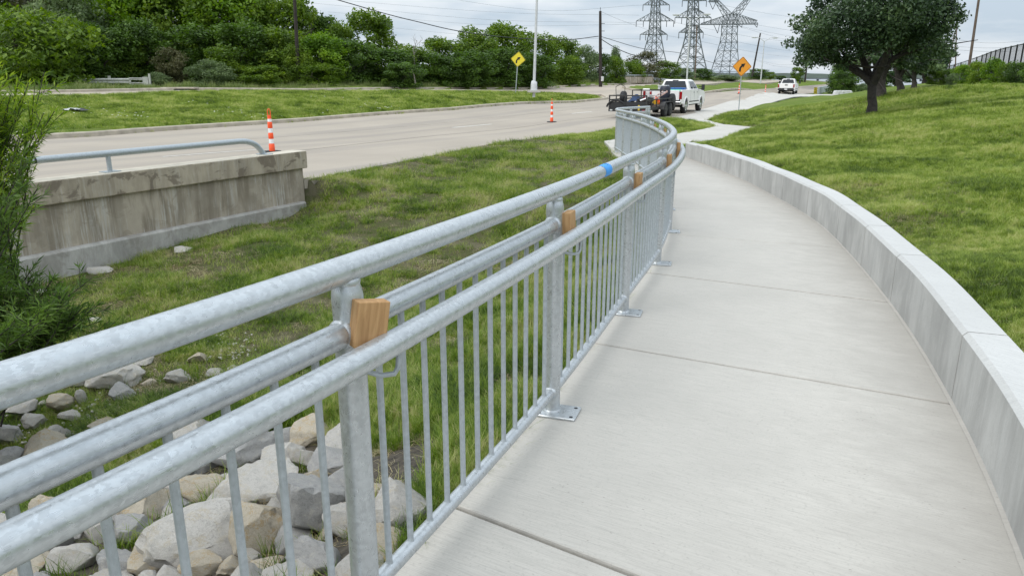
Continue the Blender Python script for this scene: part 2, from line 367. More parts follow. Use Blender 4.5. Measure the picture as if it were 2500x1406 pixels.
m_wire = plain('wire_black', (0.03, 0.032, 0.035), .6)
m_wire_al = plain('wire_aluminium', (0.20, 0.215, 0.23), .6, .1)
m_orange = plain('delineator_orange', (0.90, 0.095, 0.02), .45, var=.08, scale=12)
m_refl = plain('reflective_band', (0.82, 0.82, 0.82), .35, var=.06, scale=20)
m_rubber = plain('black_rubber', (0.018, 0.018, 0.02), .75, var=.3)
m_black = plain('black_paint', (0.012, 0.012, 0.013), .5)
m_sign_o = plain('sign_orange', (0.88, 0.34, 0.035), .35, var=.03, scale=2)
m_sign_y = plain('sign_yellow', (0.85, 0.68, 0.045), .35, var=.03, scale=2)
m_tape = plain('blue_tape', (0.03, 0.30, 0.78), .55, var=.06, scale=30)
m_white = plain('white_vehicle_paint', (0.84, 0.82, 0.81), .38, var=.02, scale=1, spec=.4)
m_glass = plain('tinted_glass', (0.012, 0.016, 0.020), .08, var=.1, spec=.8)
m_chrome = plain('bright_metal', (0.62, 0.63, 0.64), .25, .9, var=.05)
m_red = plain('red_lens', (0.32, 0.012, 0.015), .25)
m_dark = plain('dark_plastic', (0.02, 0.021, 0.023), .6)
m_rust = plain('rusty_steel', (0.085, 0.055, 0.042), .8, .2, var=.5, scale=8)
m_dsteel = plain('dark_steel', (0.045, 0.043, 0.043), .6, .3, var=.3)
m_blue = plain('blue_cloth', (0.018, 0.04, 0.10), .8, var=.3)
m_blue2 = plain('blue_plastic', (0.025, 0.16, 0.50), .4)
m_lgrey = plain('light_grey_plastic', (0.52, 0.53, 0.52), .5)
m_green = plain('green_plastic', (0.10, 0.42, 0.30), .5)
m_pink = plain('faded_pink_plastic', (0.62, 0.40, 0.36), .5)
m_yellow = plain('yellow_plastic', (0.75, 0.50, 0.03), .5)
m_paintline = plain('road_paint', (0.62, 0.60, 0.55), .7, var=.15, scale=6)
m_darkcar = plain('dark_vehicle_paint', (0.03, 0.032, 0.037), .25)
m_bag = plain('white_woven_sack', (0.62, 0.62, 0.62), .8, var=.15, scale=5)
m_fence = plain('black_fence_metal', (0.014, 0.014, 0.016), .5)
m_screen = plain('windscreen_mesh', (0.10, 0.105, 0.115), .8, var=.4, scale=1.5)
m_light = plain('lamp_housing', (0.55, 0.56, 0.57), .5)
m_glasslens = plain('lamp_lens', (0.75, 0.76, 0.75), .3)
m_water = plain('lake_water', (0.16, 0.19, 0.21), .25, var=.1, scale=.01)
m_hill = plain('hill_woods', (0.045, 0.065, 0.045), .95, var=.35, scale=.02)

def rockmat(name, base, warm, dark):
    m, nt, b = new_mat(name); L = nt.links
    tcx = N(nt, 'ShaderNodeTexCoord'); oi = N(nt, 'ShaderNodeObjectInfo')
    ad = N(nt, 'ShaderNodeVectorMath', operation='ADD'); L.new(tcx.outputs['Object'], ad.inputs[0]); L.new(oi.outputs['Location'], ad.inputs[1])
    def nn(sc, d, r=.6, w=0.0):
        q = N(nt, 'ShaderNodeTexNoise', i_Scale=sc, i_Detail=float(d), i_Roughness=r, i_Distortion=w); L.new(ad.outputs[0], q.inputs['Vector']); return q.outputs[0]
    def rp(f, st):
        r = N(nt, 'ShaderNodeValToRGB'); e = r.color_ramp.elements
        while len(e) < len(st): e.new(.5)
        for i, (p, c) in enumerate(st): e[i].position = p; e[i].color = (*c, 1)
        L.new(f, r.inputs[0]); return r.outputs[0]
    def mx(f, a, bb):
        n = N(nt, 'ShaderNodeMix', data_type='RGBA'); L.new(f, n.inputs[0]); L.new(a, n.inputs[6])
        if isinstance(bb, tuple): n.inputs[7].default_value = (*bb, 1)
        else: L.new(bb, n.inputs[7])
        return n.outputs[2]
    def mr(f, a, bb, lo, hi):
        n = N(nt, 'ShaderNodeMapRange'); L.new(f, n.inputs[0])
        for i, v in enumerate((a, bb, lo, hi)): n.inputs[i + 1].default_value = v
        return n.outputs[0]
    n1 = nn(6, 6); n2 = nn(28, 6, .7, .6); n3 = nn(3, 3); n4 = nn(110, 3, .7)
    c = rp(n1, [(.3, tuple(x * .80 for x in base)), (.55, base), (.75, tuple(min(1, x * 1.15) for x in base))])
    c = mx(mr(n3, .48, .62, 0, .75), c, warm)
    c = mx(mr(n2, .58, .66, 0, .55), c, dark); nv = nn(9, 4, .6, 1.2); c = mx(mr(nv, .485, .50, 0, .55), c, tuple(x * .55 for x in base)); c = mx(mr(nv, .50, .515, 0, .9), c, tuple(min(1, x * 1.05) for x in base))
    c = mx(mr(n4, .56, .66, 0, .55), c, dark)
    L.new(c, b.inputs['Base Color']); b.inputs['Roughness'].default_value = .92; b.inputs['Specular IOR Level'].default_value = .2
    sm = N(nt, 'ShaderNodeMath', operation='MULTIPLY_ADD'); L.new(n4, sm.inputs[0]); sm.inputs[1].default_value = .25; L.new(n2, sm.inputs[2])
    bp = N(nt, 'ShaderNodeBump', i_Strength=.8, i_Distance=.014); L.new(sm.outputs[0], bp.inputs['Height']); L.new(bp.outputs[0], b.inputs['Normal'])
    return m
m_rock_w = rockmat('limestone_white', (0.49, 0.47, 0.435), (0.47, 0.42, 0.33), (0.13, 0.115, 0.095))
m_rock_g = rockmat('limestone_grey', (0.36, 0.355, 0.345), (0.46, 0.44, 0.40), (0.11, 0.105, 0.10))
m_rock_t = rockmat('limestone_tan', (0.48, 0.43, 0.345), (0.44, 0.32, 0.17), (0.16, 0.13, 0.09))

# ================================================================== ALIGNMENTS (surveyed plan curves)
# line of the railing posts (x as a function of y) and foot of the retaining wall
RAIL = [(-3.0, -3.4), (-2.05, -1.4), (-1.25, .15), (-.77, 1.04), (-.39, 1.85), (.20, 3.30), (.78, 4.95), (1.31, 6.50), (1.74, 8.10), (2.03, 9.70), (2.23, 11.2), (2.40, 12.9), (2.53, 14.6), (2.62, 16.4), (2.68, 18.2), (2.76, 20.0), (3.05, 21.6), (3.75, 23.2), (4.45, 24.6)]
rail_s = spline(RAIL, 10)
WALL = [(-.9, -3.6), (.15, -1.2), (.95, .6), (1.62, 1.95), (2.2, 3.4), (2.78, 5.19), (3.42, 7.63), (3.73, 9.25), (4.01, 11.85), (4.13, 13.45), (4.20, 15.8), (4.21, 18.2)]
wall_s = spline(WALL, 10)
def arc(pts):
    a = [0.0]
    for p, q in zip(pts, pts[1:]): a.append(a[-1] + math.dist(p[:2], q[:2]))
    return a
def at_len(pts, cum, s):
    s = min(max(s, 0), cum[-1])
    for i in range(len(cum) - 1):
        if cum[i + 1] >= s:
            t = (s - cum[i]) / (cum[i + 1] - cum[i] + 1e-9); p, q = pts[i], pts[i + 1]
            d = Vector((q[0] - p[0], q[1] - p[1], 0)).normalized()
            return Vector((p[0] + (q[0] - p[0]) * t, p[1] + (q[1] - p[1]) * t, 0)), d
rail_c = arc(rail_s); wall_c = arc(wall_s)
def x_at(pts, y):
    for p, q in zip(pts, pts[1:]):
        if p[1] <= y <= q[1]: return p[0] + (q[0] - p[0]) * (y - p[1]) / (q[1] - p[1] + 1e-9)
    return pts[0][0] if y < pts[0][1] else pts[-1][0]
def s_of_y(pts, cum, y):
    for i in range(len(pts) - 1):
        if pts[i][1] <= y <= pts[i + 1][1]: return cum[i] + (cum[i + 1] - cum[i]) * (y - pts[i][1]) / (pts[i + 1][1] - pts[i][1] + 1e-9)
    return 0 if y < pts[0][1] else cum[-1]

# edges of the near carriageway
near_edge = [(-17.3, -9.3, -.15), (-9.25, 4.35, -.2), (-6.35, 8.72, -.23), (-3.86, 13.2, -.25)] + [Pp(*a) for a in [(760, 438), (1000, 392), (1250, 345), (1490, 318), (1605, 293), (1645, 287), (1713, 273), (1827, 245), (1912, 232), (1983, 228)]]
near_edge += [(near_edge[-1][0] + 11, 125, -.55), (78, 165, -.8)]
med_near = [(-24, 3.0, -.02), (-19.5, 12.5, -.05)] + [D(*a) for a in [(110, 329, 22.5), (400, 311, 27.5), (750, 289, 34), (1100, 264, 44), (1400, 247, 56.5), (1478, 239.5, 62)]]
med_far = [D(*a) for a in [(1440, 233, 66), (1300, 226, 61), (1100, 223, 55), (900, 223, 50), (650, 223, 46), (400, 226, 41), (100, 235, 35)]] + [(-36, 20, .75), (-42, 6, .75)]
far_kerb = [(-54, 8, .95), (-46, 26, .95)] + [D(*a) for a in [(100, 222, 43), (440, 216, 49), (750, 217.5, 54), (1050, 214.5, 63), (1350, 212, 76), (1520, 205, 92), (1610, 202, 104), (1750, 199.5, 125), (1900, 197.5, 150)]]
med2_near = [D(*a) for a in [(1520, 211.5, 80), (1530, 216, 76), (1560, 219.5, 74), (1640, 225, 76), (1716, 226, 79), (1827, 218, 95), (1912, 212, 108), (2026, 204, 132)]]
med2_far = [D(*a) for a in [(2030, 201.5, 150), (1898, 201.0, 128), (1760, 203, 108), (1610, 206, 90)]]
near_s = spline(near_edge, 5)
med_s = spline(med_near, 6)
# road polygon (near carriageway + the opening between the medians + far carriageway)
near_poly = near_s + [(100, 190, -.8), (92, 196, -.6)] + [med2_near[-1]] + med2_near[::-1][1:] + [D(1500, 236, 70)] + med_s[::-1]
far_poly = spline(far_kerb, 5) + [med2_far[0]] + med2_far[1:] + [med2_near[0], D(1500, 236, 70)] + [D(1478, 239.5, 62)] + spline(med_far, 4)
# the tip of the median is shared by both
island = [Pp(*a) for a in [(1630, 330), (1600, 305), (1602, 294), (1656, 289.5), (1719, 299), (1746, 309), (1700, 319), (1660, 326), (1640, 332)]]
island_s = island
# path between railing and wall, then the junction with the sidewalk
def rail_off(y, o):
    s = s_of_y(rail_s, rail_c, y); p, d = at_len(rail_s, rail_c, s); return (p.x - d.y * o, p.y + d.x * o)
LEFT_OFF = .10
path_left = [rail_off(y, LEFT_OFF) for y in np.arange(-3.2, 20.6, .4)]
path_right = [(p[0] + .02, p[1]) for p in wall_s]
junc_poly = [path_left[-1], (2.85, 22.0), (3.0, 24.5), (3.9, 26.2), (5.0, 27.0), (6.3, 28.9)] + [p[:2] for p in (Pp(1700, 319), Pp(1746, 309), Pp(1719, 299), Pp(1656, 289.5))] + \
            [Pp(*a)[:2] for a in [(1645, 287), (1713, 273), (1727, 293), (1764, 303), (1881, 314), (1815, 332), (1750, 349), (1690, 343)]] + [(4.6, 21.0), (4.23, 18.2)]
side_L = [Pp(*a) for a in [(1713, 273), (1827, 245), (1912, 232), (1960, 229.5)]]; side_R = [Pp(*a) for a in [(1727, 293), (1798, 275), (1884, 253), (1941, 239.5), (2026, 234.5), (2100, 228.5), (2150, 222.5)]]
side_L = [(p[0] - .45, p[1] + .25, p[2]) for p in side_L]
side_L2 = side_L + [Pp(2026, 231.5), Pp(2100, 225.5), Pp(2150, 220.5)]

# ================================================================== TERRAIN as a thin-plate spline through surveyed points
ctl = []
def cp(*pts):
    for p in pts: ctl.append((float(p[0]), float(p[1]), float(p[2])))
for y in (-3, -1, 1, 2.2, 3.6, 5, 6.5, 8, 10, 12.5, 15, 17.5, 20):
    xr = x_at(rail_s, y); z = zp(y)
    k = 1.0 if y < 8 else max(.35, 1 - (y - 8) * .055)
    for o, dz in ((.22, -.08), (.8, -.38), (1.6, -.58), (2.6, -.76)):
        q = rail_off(y, o)
        if y < 12 or o < 1: cp((q[0], q[1], z + dz * k))
        elif o == 1.6: cp((q[0], q[1], z - .26 * k - .03))
    cp((xr + 1.2, y, z))
for y in (-3, -1, 1, 3, 5, 7.5, 10, 12.5, 15, 17.6):
    xw = x_at(wall_s, y); z = zp(y); h = .33 if y > 2 else .3
    cp((xw + .32, y - .12, z + h), (xw + 1.5, y - .6, z + h + .10), (xw + 3.2, y - 1.0, z + h + .24 - max(0, y - 8) * .005))
cp((-3.72, 12.95, -.70), (-4.4, 11.7, -.80), (-5.3, 10.2, -.93), (-6.15, 8.75, -1.0), (-7.3, 6.5, -1.15), (-8.6, 4.2, -1.3), (-3.2, 9.5, -.80), (-3.8, 6.6, -1.02), (-5.4, 5.8, -1.18), (-3.2, 3.6, -1.0), (-5, 2, -1.35), (-5, -2, -1.6), (-9, 0, -1.6), (-2.2, 11.5, -.66), (-1.3, 14.5, -.50), (-3.42, 13.75, -.36), (-3.4, 12.75, -.70))
cp(*[(p[0] + .05, p[1], p[2]) for p in near_edge[4:]])
cp((-6, 22, -.3), (2, 34, -.5), (12, 55, -.55), (-12, 17, -.35), (-12, -2, -1.7), (-12, 5, -1.5), (-9, 9, -1.1))
cp(*med_near); cp(*med_far); cp(*far_kerb); cp(*med2_near); cp(*med2_far); cp(*island)
cp(*[D(*a) for a in [(300, 262, 33), (700, 250, 38.5), (1100, 240, 48), (1300, 234, 57)]])
cp(*side_L2); cp(*side_R); cp(*[Pp(*a) for a in [(1881, 314), (1750, 349), (1764, 303)]])
# verge and wood floor
cp(*[D(*a) for a in [(100, 214, 50), (440, 209, 55), (800, 206, 60), (1100, 203, 70), (1400, 199, 85), (1600, 196, 112), (1750, 194, 135)]])
cp((-60, 50, 1.3), (-30, 70, 1.4), (0, 95, 1.4), (20, 130, 1.3), (-80, 20, 1.2), (-30, 120, 1.4), (-100, 100, 1.4))
# right-hand lawn
cp(D(2127, 281, 25), D(2150, 237.5, 33), D(2195, 231, 38), D(2231, 213, 48), D(2258, 204, 60), D(2340, 204, 46), D(2440, 208, 41), D(2500, 214, 37), D(1803, 276, 48.5))
cp((7.0, 8, .56), (11, 12, .85), (16, 18, 1.08), (8.5, 17, .40), (7.5, 21, .0), (9, 27, -.3), (14, 34, -.1), (22, 26, 1.05), (14, 10, 1.05), (10, 4, .95), (9, -2, .9), (30, 34, 1.40), (45, 48, 1.6), (60, 45, 1.7), (40, 20, 1.5), (60, 0, 1.6), (30, -10, 1.4), (24, 62, -.2), (34, 84, -.45), (55, 80, .1), (75, 70, .9))
cp((60, 118, -.35), (80, 140, -.4), (110, 110, .3), (70, 180, -1.6), (120, 170, -1.2), (20, 190, .0), (-20, 200, .6), (-120, 180, 1.2), (160, 60, 1.0), (-160, 20, 1.2), (-60, -40, -.2), (40, -50, .8), (-160, -60, 0), (160, -60, 1.0), (-20, -12, -1.2), (-50, 10, .9))
C = np.array(ctl); _, ui = np.unique(np.round(C[:, :2] / .25), axis=0, return_index=True); C = C[np.sort(ui)]
def tps_fit(C, lam=.0004):
    n = len(C); d = np.hypot(C[:, None, 0] - C[None, :, 0], C[:, None, 1] - C[None, :, 1]) / 10
    K = np.where(d > 0, d * d * np.log(d + 1e-12), 0) + lam * np.eye(n); Q = np.c_[np.ones(n), C[:, 0] / 10, C[:, 1] / 10]
    A = np.zeros((n + 3, n + 3)); A[:n, :n] = K; A[:n, n:] = Q; A[n:, :n] = Q.T
    return np.linalg.solve(A, np.r_[C[:, 2], np.zeros(3)])
def tps_eval(C, w, X, Y):
    out = np.zeros(X.size); x = X.ravel(); y = Y.ravel()
    for i in range(0, x.size, 20000):
        a, b = x[i:i + 20000], y[i:i + 20000]
        d = np.hypot(a[:, None] - C[None, :, 0], b[:, None] - C[None, :, 1]) / 10
        out[i:i + 20000] = (np.where(d > 0, d * d * np.log(d + 1e-12), 0)) @ w[:-3] + w[-3] + w[-2] * a / 10 + w[-1] * b / 10
    return out.reshape(X.shape)
TW = tps_fit(C)
def ZT(x, y):
    x = np.asarray(x, float); y = np.asarray(y, float); z = tps_eval(C, TW, x, y)
    r = np.hypot(x, y - 40); far = np.clip((r - 130) / 60, 0, 1)
    right = np.clip((x + .1 * y - 45) / 40, 0, 1)
    z = np.clip(z, -1.9, 2.4)
    return z * (1 - far) + far * (1.0 - 4.2 * right * np.clip((y - 60) / 60, 0, 1))
def zt1(x, y): return float(ZT(np.array([x]), np.array([y]))[0])
# road surface: its own smooth sheet
RC = [tuple(p) for p in near_edge] + [(p[0], p[1], p[2] - .14) for p in med_near] + [(p[0], p[1], p[2] - .12) for p in med_far[:-1]] + [(p[0], p[1], p[2] - .13) for p in far_kerb] + \
     [(p[0], p[1], p[2] - .12) for p in med2_near + med2_far] + [(-9, 8, -.16), (5, 36, -.52), (25, 72, -.5)] + [tuple(p) for p in side_L]
RC = np.array(RC); _, ui = np.unique(np.round(RC[:, :2] / .5), axis=0, return_index=True); RC = RC[np.sort(ui)]; RW = tps_fit(RC, .002)
def ZR(x, y): return tps_eval(RC, RW, np.asarray(x, float), np.asarray(y, float)) + .012
def zr1(x, y): return float(ZR(np.array([x]), np.array([y]))[0])
def ZPATH(x, y): return np.maximum(-.6, -.02 * (np.asarray(y, float) - .5))

HA = Vector((-3.60, 13.12, 0)); HB = Vector((-9.4, 2.55, 0)); hd = (HB - HA).normalized(); hn = Vector((-hd.y, hd.x, 0))      # hn: away from the road towards the path
if hn.x < 0: hn = -hn
def ZTX(x, y):
    """ground with its verges drawn up to the road edge and dug out in front of the headwall"""
    z = ZT(x, y); s = (x - HA.x) * hd.x + (y - HA.y) * hd.y; o = (x - HA.x) * hn.x + (y - HA.y) * hn.y
    d = edge_dist(near_poly, x, y); rx = np.interp(y, [p[1] for p in rail_s], [p[0] for p in rail_s])
    w = np.clip(1 - d / 1.1, 0, 1); w = w * w * (3 - 2 * w); w = np.where(((s > .0) & (o > -.2)) | (y > 120) | (y < -5), 0, w)
    z = z * (1 - w) + (ZR(x, y) - .015) * w
    cap = -.71 - .024 * s + .22 * np.maximum(o, 0) + 1.5 * np.maximum(-s - .01, 0)
    return np.where((s > -.6) & (o > np.where(s < .02, -.03, -.36)) & (o < 3), np.minimum(z, np.maximum(cap, -1.6)), z)
def ZSIDE(x, y): return np.maximum(ZPATH(x, y), ZR(x, y) + .006)
def inside(poly, X, Y):
    p = np.array([q[:2] for q in poly]); x, y = X.ravel(), Y.ravel(); c = np.zeros(x.size, bool)
    x1, y1 = p[:, 0], p[:, 1]; x2, y2 = np.roll(x1, -1), np.roll(y1, -1)
    for a, b, e, f in zip(x1, y1, x2, y2):
        if b == f: continue
        m = ((b > y) != (f > y)) & (x < (e - a) * (y - b) / (f - b) + a); c ^= m
    return c.reshape(X.shape)
def edge_dist(poly, X, Y):
    p = np.array([q[:2] for q in poly]); q = np.roll(p, -1, axis=0); best = np.full(X.size, 1e9); x, y = X.ravel(), Y.ravel()
    for a, b in zip(p, q):
        d = b - a; L = (d ** 2).sum() + 1e-12; t = np.clip(((x - a[0]) * d[0] + (y - a[1]) * d[1]) / L, 0, 1)
        best = np.minimum(best, np.hypot(x - a[0] - t * d[0], y - a[1] - t * d[1]))
    return best.reshape(X.shape)
path_poly = path_left + path_right[::-1]
wall_out = [(at_len(wall_s, wall_c, s)[0].x + at_len(wall_s, wall_c, s)[1].y * .2, at_len(wall_s, wall_c, s)[0].y - at_len(wall_s, wall_c, s)[1].x * .2) for s in np.linspace(0, wall_c[-1], 60)]
pathwall_poly = path_left + wall_out[::-1]
side_poly = side_L2 + side_R[::-1]
island_cut = [near_poly, far_poly]
HARD = [('road', near_poly, ZR), ('road', far_poly, ZR), ('path', pathwall_poly, ZPATH), ('path', junc_poly, ZSIDE), ('path', side_poly, ZSIDE)]

# ------------------------------------------------------------------ ground sheet
def gspace(a, b, h, lim_lo, lim_hi, g):
    m = list(np.arange(a, b, h)); s = h; v = m[-1]
    while v < lim_hi: s *= g; v += s; m.append(v)
    s = h; v = m[0]; lo = []
    while v > lim_lo: s *= g; v -= s; lo.append(v)
    return np.array(lo[::-1] + m)
gx = gspace(-7.5, 7.0, .13, -420, 420, 1.05); gy = gspace(-3, 20, .14, -120, 420, 1.032)
GX, GY = np.meshgrid(gx, gy); GZ = ZTX(GX, GY)
rs = np.random.RandomState(3)
def vnoise(X, Y, s, seed=0):      # cheap value noise
    r = np.random.RandomState(seed); T = r.rand(256, 256); u = X / s; v = Y / s; i = np.floor(u).astype(int); j = np.floor(v).astype(int); a = u - i; b = v - j
    a = a * a * (3 - 2 * a); b = b * b * (3 - 2 * b); f = lambda p, q: T[p % 256, q % 256]
    return (f(i, j) * (1 - a) + f(i + 1, j) * a) * (1 - b) + (f(i, j + 1) * (1 - a) + f(i + 1, j + 1) * a) * b
NZf = lambda X, Y: (vnoise(X, Y, .9, 1) - .5) * .07 + (vnoise(X, Y, .35, 2) - .5) * .035 + (vnoise(X, Y, 4, 5) - .5) * .10
damp = np.ones_like(GX)
for nm, poly, fz in HARD:
    d = edge_dist(poly, GX, GY); damp *= np.clip(d / 1.5, 0, 1)
GZ = GZ + NZf(GX, GY) * damp
for nm, poly, fz in HARD:
    ins = inside(poly, GX, GY); zz_ = fz(GX, GY) - .14
    GZ = np.where(ins, np.minimum(GZ, zz_), GZ)
ny, nx = GX.shape
V = np.c_[GX.ravel(), GY.ravel(), GZ.ravel()]
I = np.arange(nx * ny).reshape(ny, nx)
Fq = np.stack([I[:-1, :-1], I[:-1, 1:], I[1:, 1:], I[1:, :-1]], -1).reshape(-1, 4)
ground = np_obj('ground', V, Fq, [m_lawn, m_ditch, m_rubble], smooth=True); tag(ground, kind='structure')
# material of each face: the drainage swale left of the path has its own soil
fc = V[Fq].mean(1); rx = np.array([x_at(rail_s, y) for y in fc[:, 1]])
sw = (fc[:, 0] < rx) & (fc[:, 1] < 26) & (fc[:, 0] > -12) & ~inside(near_poly, fc[:, 0], fc[:, 1])
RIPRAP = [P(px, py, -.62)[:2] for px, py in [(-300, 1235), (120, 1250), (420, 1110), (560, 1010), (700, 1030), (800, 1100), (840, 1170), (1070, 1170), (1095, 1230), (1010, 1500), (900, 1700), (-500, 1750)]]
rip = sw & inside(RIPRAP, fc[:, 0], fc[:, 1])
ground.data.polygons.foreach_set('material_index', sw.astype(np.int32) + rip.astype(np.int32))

def sheet(name, poly, zf, mat, step, holes=(), parent=None, kind=None, thick=0.0, z_off=0.0):
    """flat-lying slab cut to a plan outline, meshed so that it follows the ground"""
    p = [Vector(q[:2]) for q in poly]; xs = [q.x for q in p]; ys = [q.y for q in p]
    X, Y = np.meshgrid(np.arange(min(xs), max(xs), step), np.arange(min(ys), max(ys), step))
    X = X.ravel(); Y = Y.ravel(); m = inside(poly, X, Y) & (edge_dist(poly, X, Y) > step * .35)
    pts = p + [Vector((a, b)) for a, b in zip(X[m], Y[m])]
    r = delaunay_2d_cdt(pts, [], [list(range(len(p)))], 1, 1e-5)
    vv = np.array([(v.x, v.y) for v in r[0]]); z = zf(vv[:, 0], vv[:, 1]) + z_off
    vs = [(a, b, c) for (a, b), c in zip(vv, z)]; fs = [tuple(f) for f in r[2]]; mb = MB(); mb.add(vs, fs)
    # fix orientation upward
    for k, f in enumerate(mb.f):
        a, b, c = (Vector(mb.v[i]) for i in f[:3])
        if (b - a).cross(c - a).z < 0: mb.f[k] = tuple(reversed(f))
    if thick:
        n = len(poly); pz = zf(np.array([q[0] for q in poly]), np.array([q[1] for q in poly])) + z_off
        top = [(q[0], q[1], zz1) for q, zz1 in zip(poly, pz)]; bot = [(a, b, c - thick) for a, b, c in top]
        area = sum(poly[i][0] * poly[(i + 1) % n][1] - poly[(i + 1) % n][0] * poly[i][1] for i in range(n))
        fs = [(i, (i + 1) % n, (i + 1) % n + n, i + n)[::-1 if area < 0 else 1] for i in range(n)]
        fs = [tuple(reversed(f)) for f in fs]
        mb.add(top + bot, fs)
    o = mb.build(name, mat, parent)
    if kind: tag(o, kind=kind)
    return o
road = sheet('road', near_poly, ZR, m_road, 1.6, kind='structure', thick=.16)
road2 = sheet('far_road', far_poly, lambda x, y: ZR(x, y) - .004, m_road2, 2.2, kind='structure')

# island of grass between road and path is ground; cover road part it overlaps
# kerbs
def kerb(name, pts, w=.16, h=.15, side=1, n=4, lip=True):
    s = spline(pts, n); mb = MB(); N_ = len(s); rows = []
    for i, p in enumerate(s):
        a = Vector(s[max(i - 1, 0)]); b = Vector(s[min(i + 1, N_ - 1)]); d = (b - a); d.z = 0; d.normalize(); nrm = Vector((-d.y, d.x, 0)) * side
        zt = zr1(p[0], p[1]) + h
        P0 = Vector((p[0], p[1], 0))
        rows.append([P0 - nrm * .05 + Vector((0, 0, zt - h - .05)), P0 - nrm * .03 + Vector((0, 0, zt - .03)), P0 + Vector((0, 0, zt)), P0 + nrm * w + Vector((0, 0, zt + .004)), P0 + nrm * (w + .01) + Vector((0, 0, zt - h - .1))])
    k = len(rows[0]); vs = [v for r in rows for v in r]
    fs = [(i * k + j, i * k + j + 1, (i + 1) * k + j + 1, (i + 1) * k + j) for i in range(N_ - 1) for j in range(k - 1)]
    if side < 0: pass
    fs = [tuple(reversed(f)) for f in fs] if side > 0 else fs
    mb.add(vs, fs); fs = []
    o = mb.build(name, m_kerb); tag(o, kind='structure'); return o
kerb('kerb', med_near + [D(1482, 237.5, 65)] , side=1)
kerb('kerb', [D(1482, 237.5, 65)] + [D(1470, 235, 67)] + med_far, side=1)
kerb('kerb', far_kerb, side=1, w=.2)
kerb('kerb', med2_near, side=1, w=.2, h=.16)
kerb('kerb', med2_far, side=1, w=.2, h=.16)

# ------------------------------------------------------------------ painted lane lines
def stripe(px_a, px_b, y0=None, w=.11):
    a = Pp(*px_a); b = Pp(*px_b); mb = MB(); A = Vector((a[0], a[1])); B = Vector((b[0], b[1])); d = (B - A).normalized(); n = Vector((-d.y, d.x)) * w / 2; k = 8
    vs = []
    for i in range(k + 1):
        q = A.lerp(B, i / k)
        for s_ in (1, -1): p = q + n * s_; vs.append((p.x, p.y, zr1(p.x, p.y) + .006))
    fs = [(2 * i, 2 * i + 2, 2 * i + 3, 2 * i + 1)[::-1] for i in range(k)]
    mb.add(vs, fs); o = mb.build('lane_line', m_paintline, road); return o
stripe((397, 390), (640, 369), w=.10); stripe((1105, 314.5), (1200, 306.5), w=.14); stripe((1396, 281.5), (1445, 277), w=.14)
stripe((1560, 268), (1600, 263.5), w=.14)

def seam(pts, w=.035, mat=m_joint):
    s_ = spline([(p[0], p[1]) for p in pts], 6); vs = []
    for i, p in enumerate(s_):
        a = s_[max(i - 1, 0)]; b = s_[min(i + 1, len(s_) - 1)]; d = Vector((b[0] - a[0], b[1] - a[1])).normalized(); n = Vector((-d.y, d.x)) * w / 2
        for q in (1, -1): x, y = p[0] + n.x * q, p[1] + n.y * q; vs.append((x, y, zr1(x, y) + .005))
    mb = MB(); mb.add(vs, [(2 * i, 2 * i + 2, 2 * i + 3, 2 * i + 1)[::-1] for i in range(len(s_) - 1)]); return mb.build('pavement_joint', mat, road)
NE = [near_edge[i] for i in (1, 2, 4, 5, 6, 7, 9, 10)]; ME = [D(*a) for a in [(-250, 345, 16.5), (-60, 338, 19.5), (400, 311, 27.5), (560, 301, 30.5), (750, 289, 34), (950, 274, 39), (1250, 256, 50), (1400, 247, 56.5)]]
for f in (.30, .64): seam([(p[0] + (q[0] - p[0]) * f, p[1] + (q[1] - p[1]) * f) for p, q in zip(NE, ME)])
# ------------------------------------------------------------------ path: bed, slabs, junction
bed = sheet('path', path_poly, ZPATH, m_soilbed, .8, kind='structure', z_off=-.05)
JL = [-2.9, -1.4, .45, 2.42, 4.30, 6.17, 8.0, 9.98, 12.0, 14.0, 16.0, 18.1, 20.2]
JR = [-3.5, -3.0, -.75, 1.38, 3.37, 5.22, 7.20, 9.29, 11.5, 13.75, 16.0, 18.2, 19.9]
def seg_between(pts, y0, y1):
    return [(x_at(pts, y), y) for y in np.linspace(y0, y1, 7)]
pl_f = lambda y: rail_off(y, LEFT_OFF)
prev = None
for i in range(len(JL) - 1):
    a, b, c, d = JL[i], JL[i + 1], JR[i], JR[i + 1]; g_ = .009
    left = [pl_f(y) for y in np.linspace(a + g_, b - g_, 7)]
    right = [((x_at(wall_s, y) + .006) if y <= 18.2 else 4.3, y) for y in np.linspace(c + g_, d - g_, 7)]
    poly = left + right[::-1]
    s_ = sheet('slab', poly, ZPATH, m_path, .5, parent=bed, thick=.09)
    bv = s_.modifiers.new('weld', 'WELD'); bv.merge_threshold = .001
    bb = s_.modifiers.new('bevel', 'BEVEL'); bb.width = .011; bb.segments = 2; bb.limit_method = 'ANGLE'; bb.angle_limit = R(60)
# mortar fillet along the wall foot
mb = MB(); vs = []; n = 0; rr = random.Random(5)
for s in np.arange(.2, wall_c[-1], .05):
    p, d = at_len(wall_s, wall_c, s); nn_ = Vector((-d.y, d.x, 0)); w = .004 + .002 * rr.random(); z = zp(p.y)
    vs += [p + nn_ * (-.002) + Vector((0, 0, z + .008)), p + nn_ * (.012 + w) + Vector((0, 0, z + .002))]; n += 1
mb.add(vs, [(2 * i, 2 * i + 2, 2 * i + 3, 2 * i + 1) for i in range(n - 1)])
mb.build('mortar_fillet', m_path, bed)

walk = sheet('sidewalk', junc_poly, ZSIDE, m_side, .9, kind='structure', thick=.10, z_off=-.008)
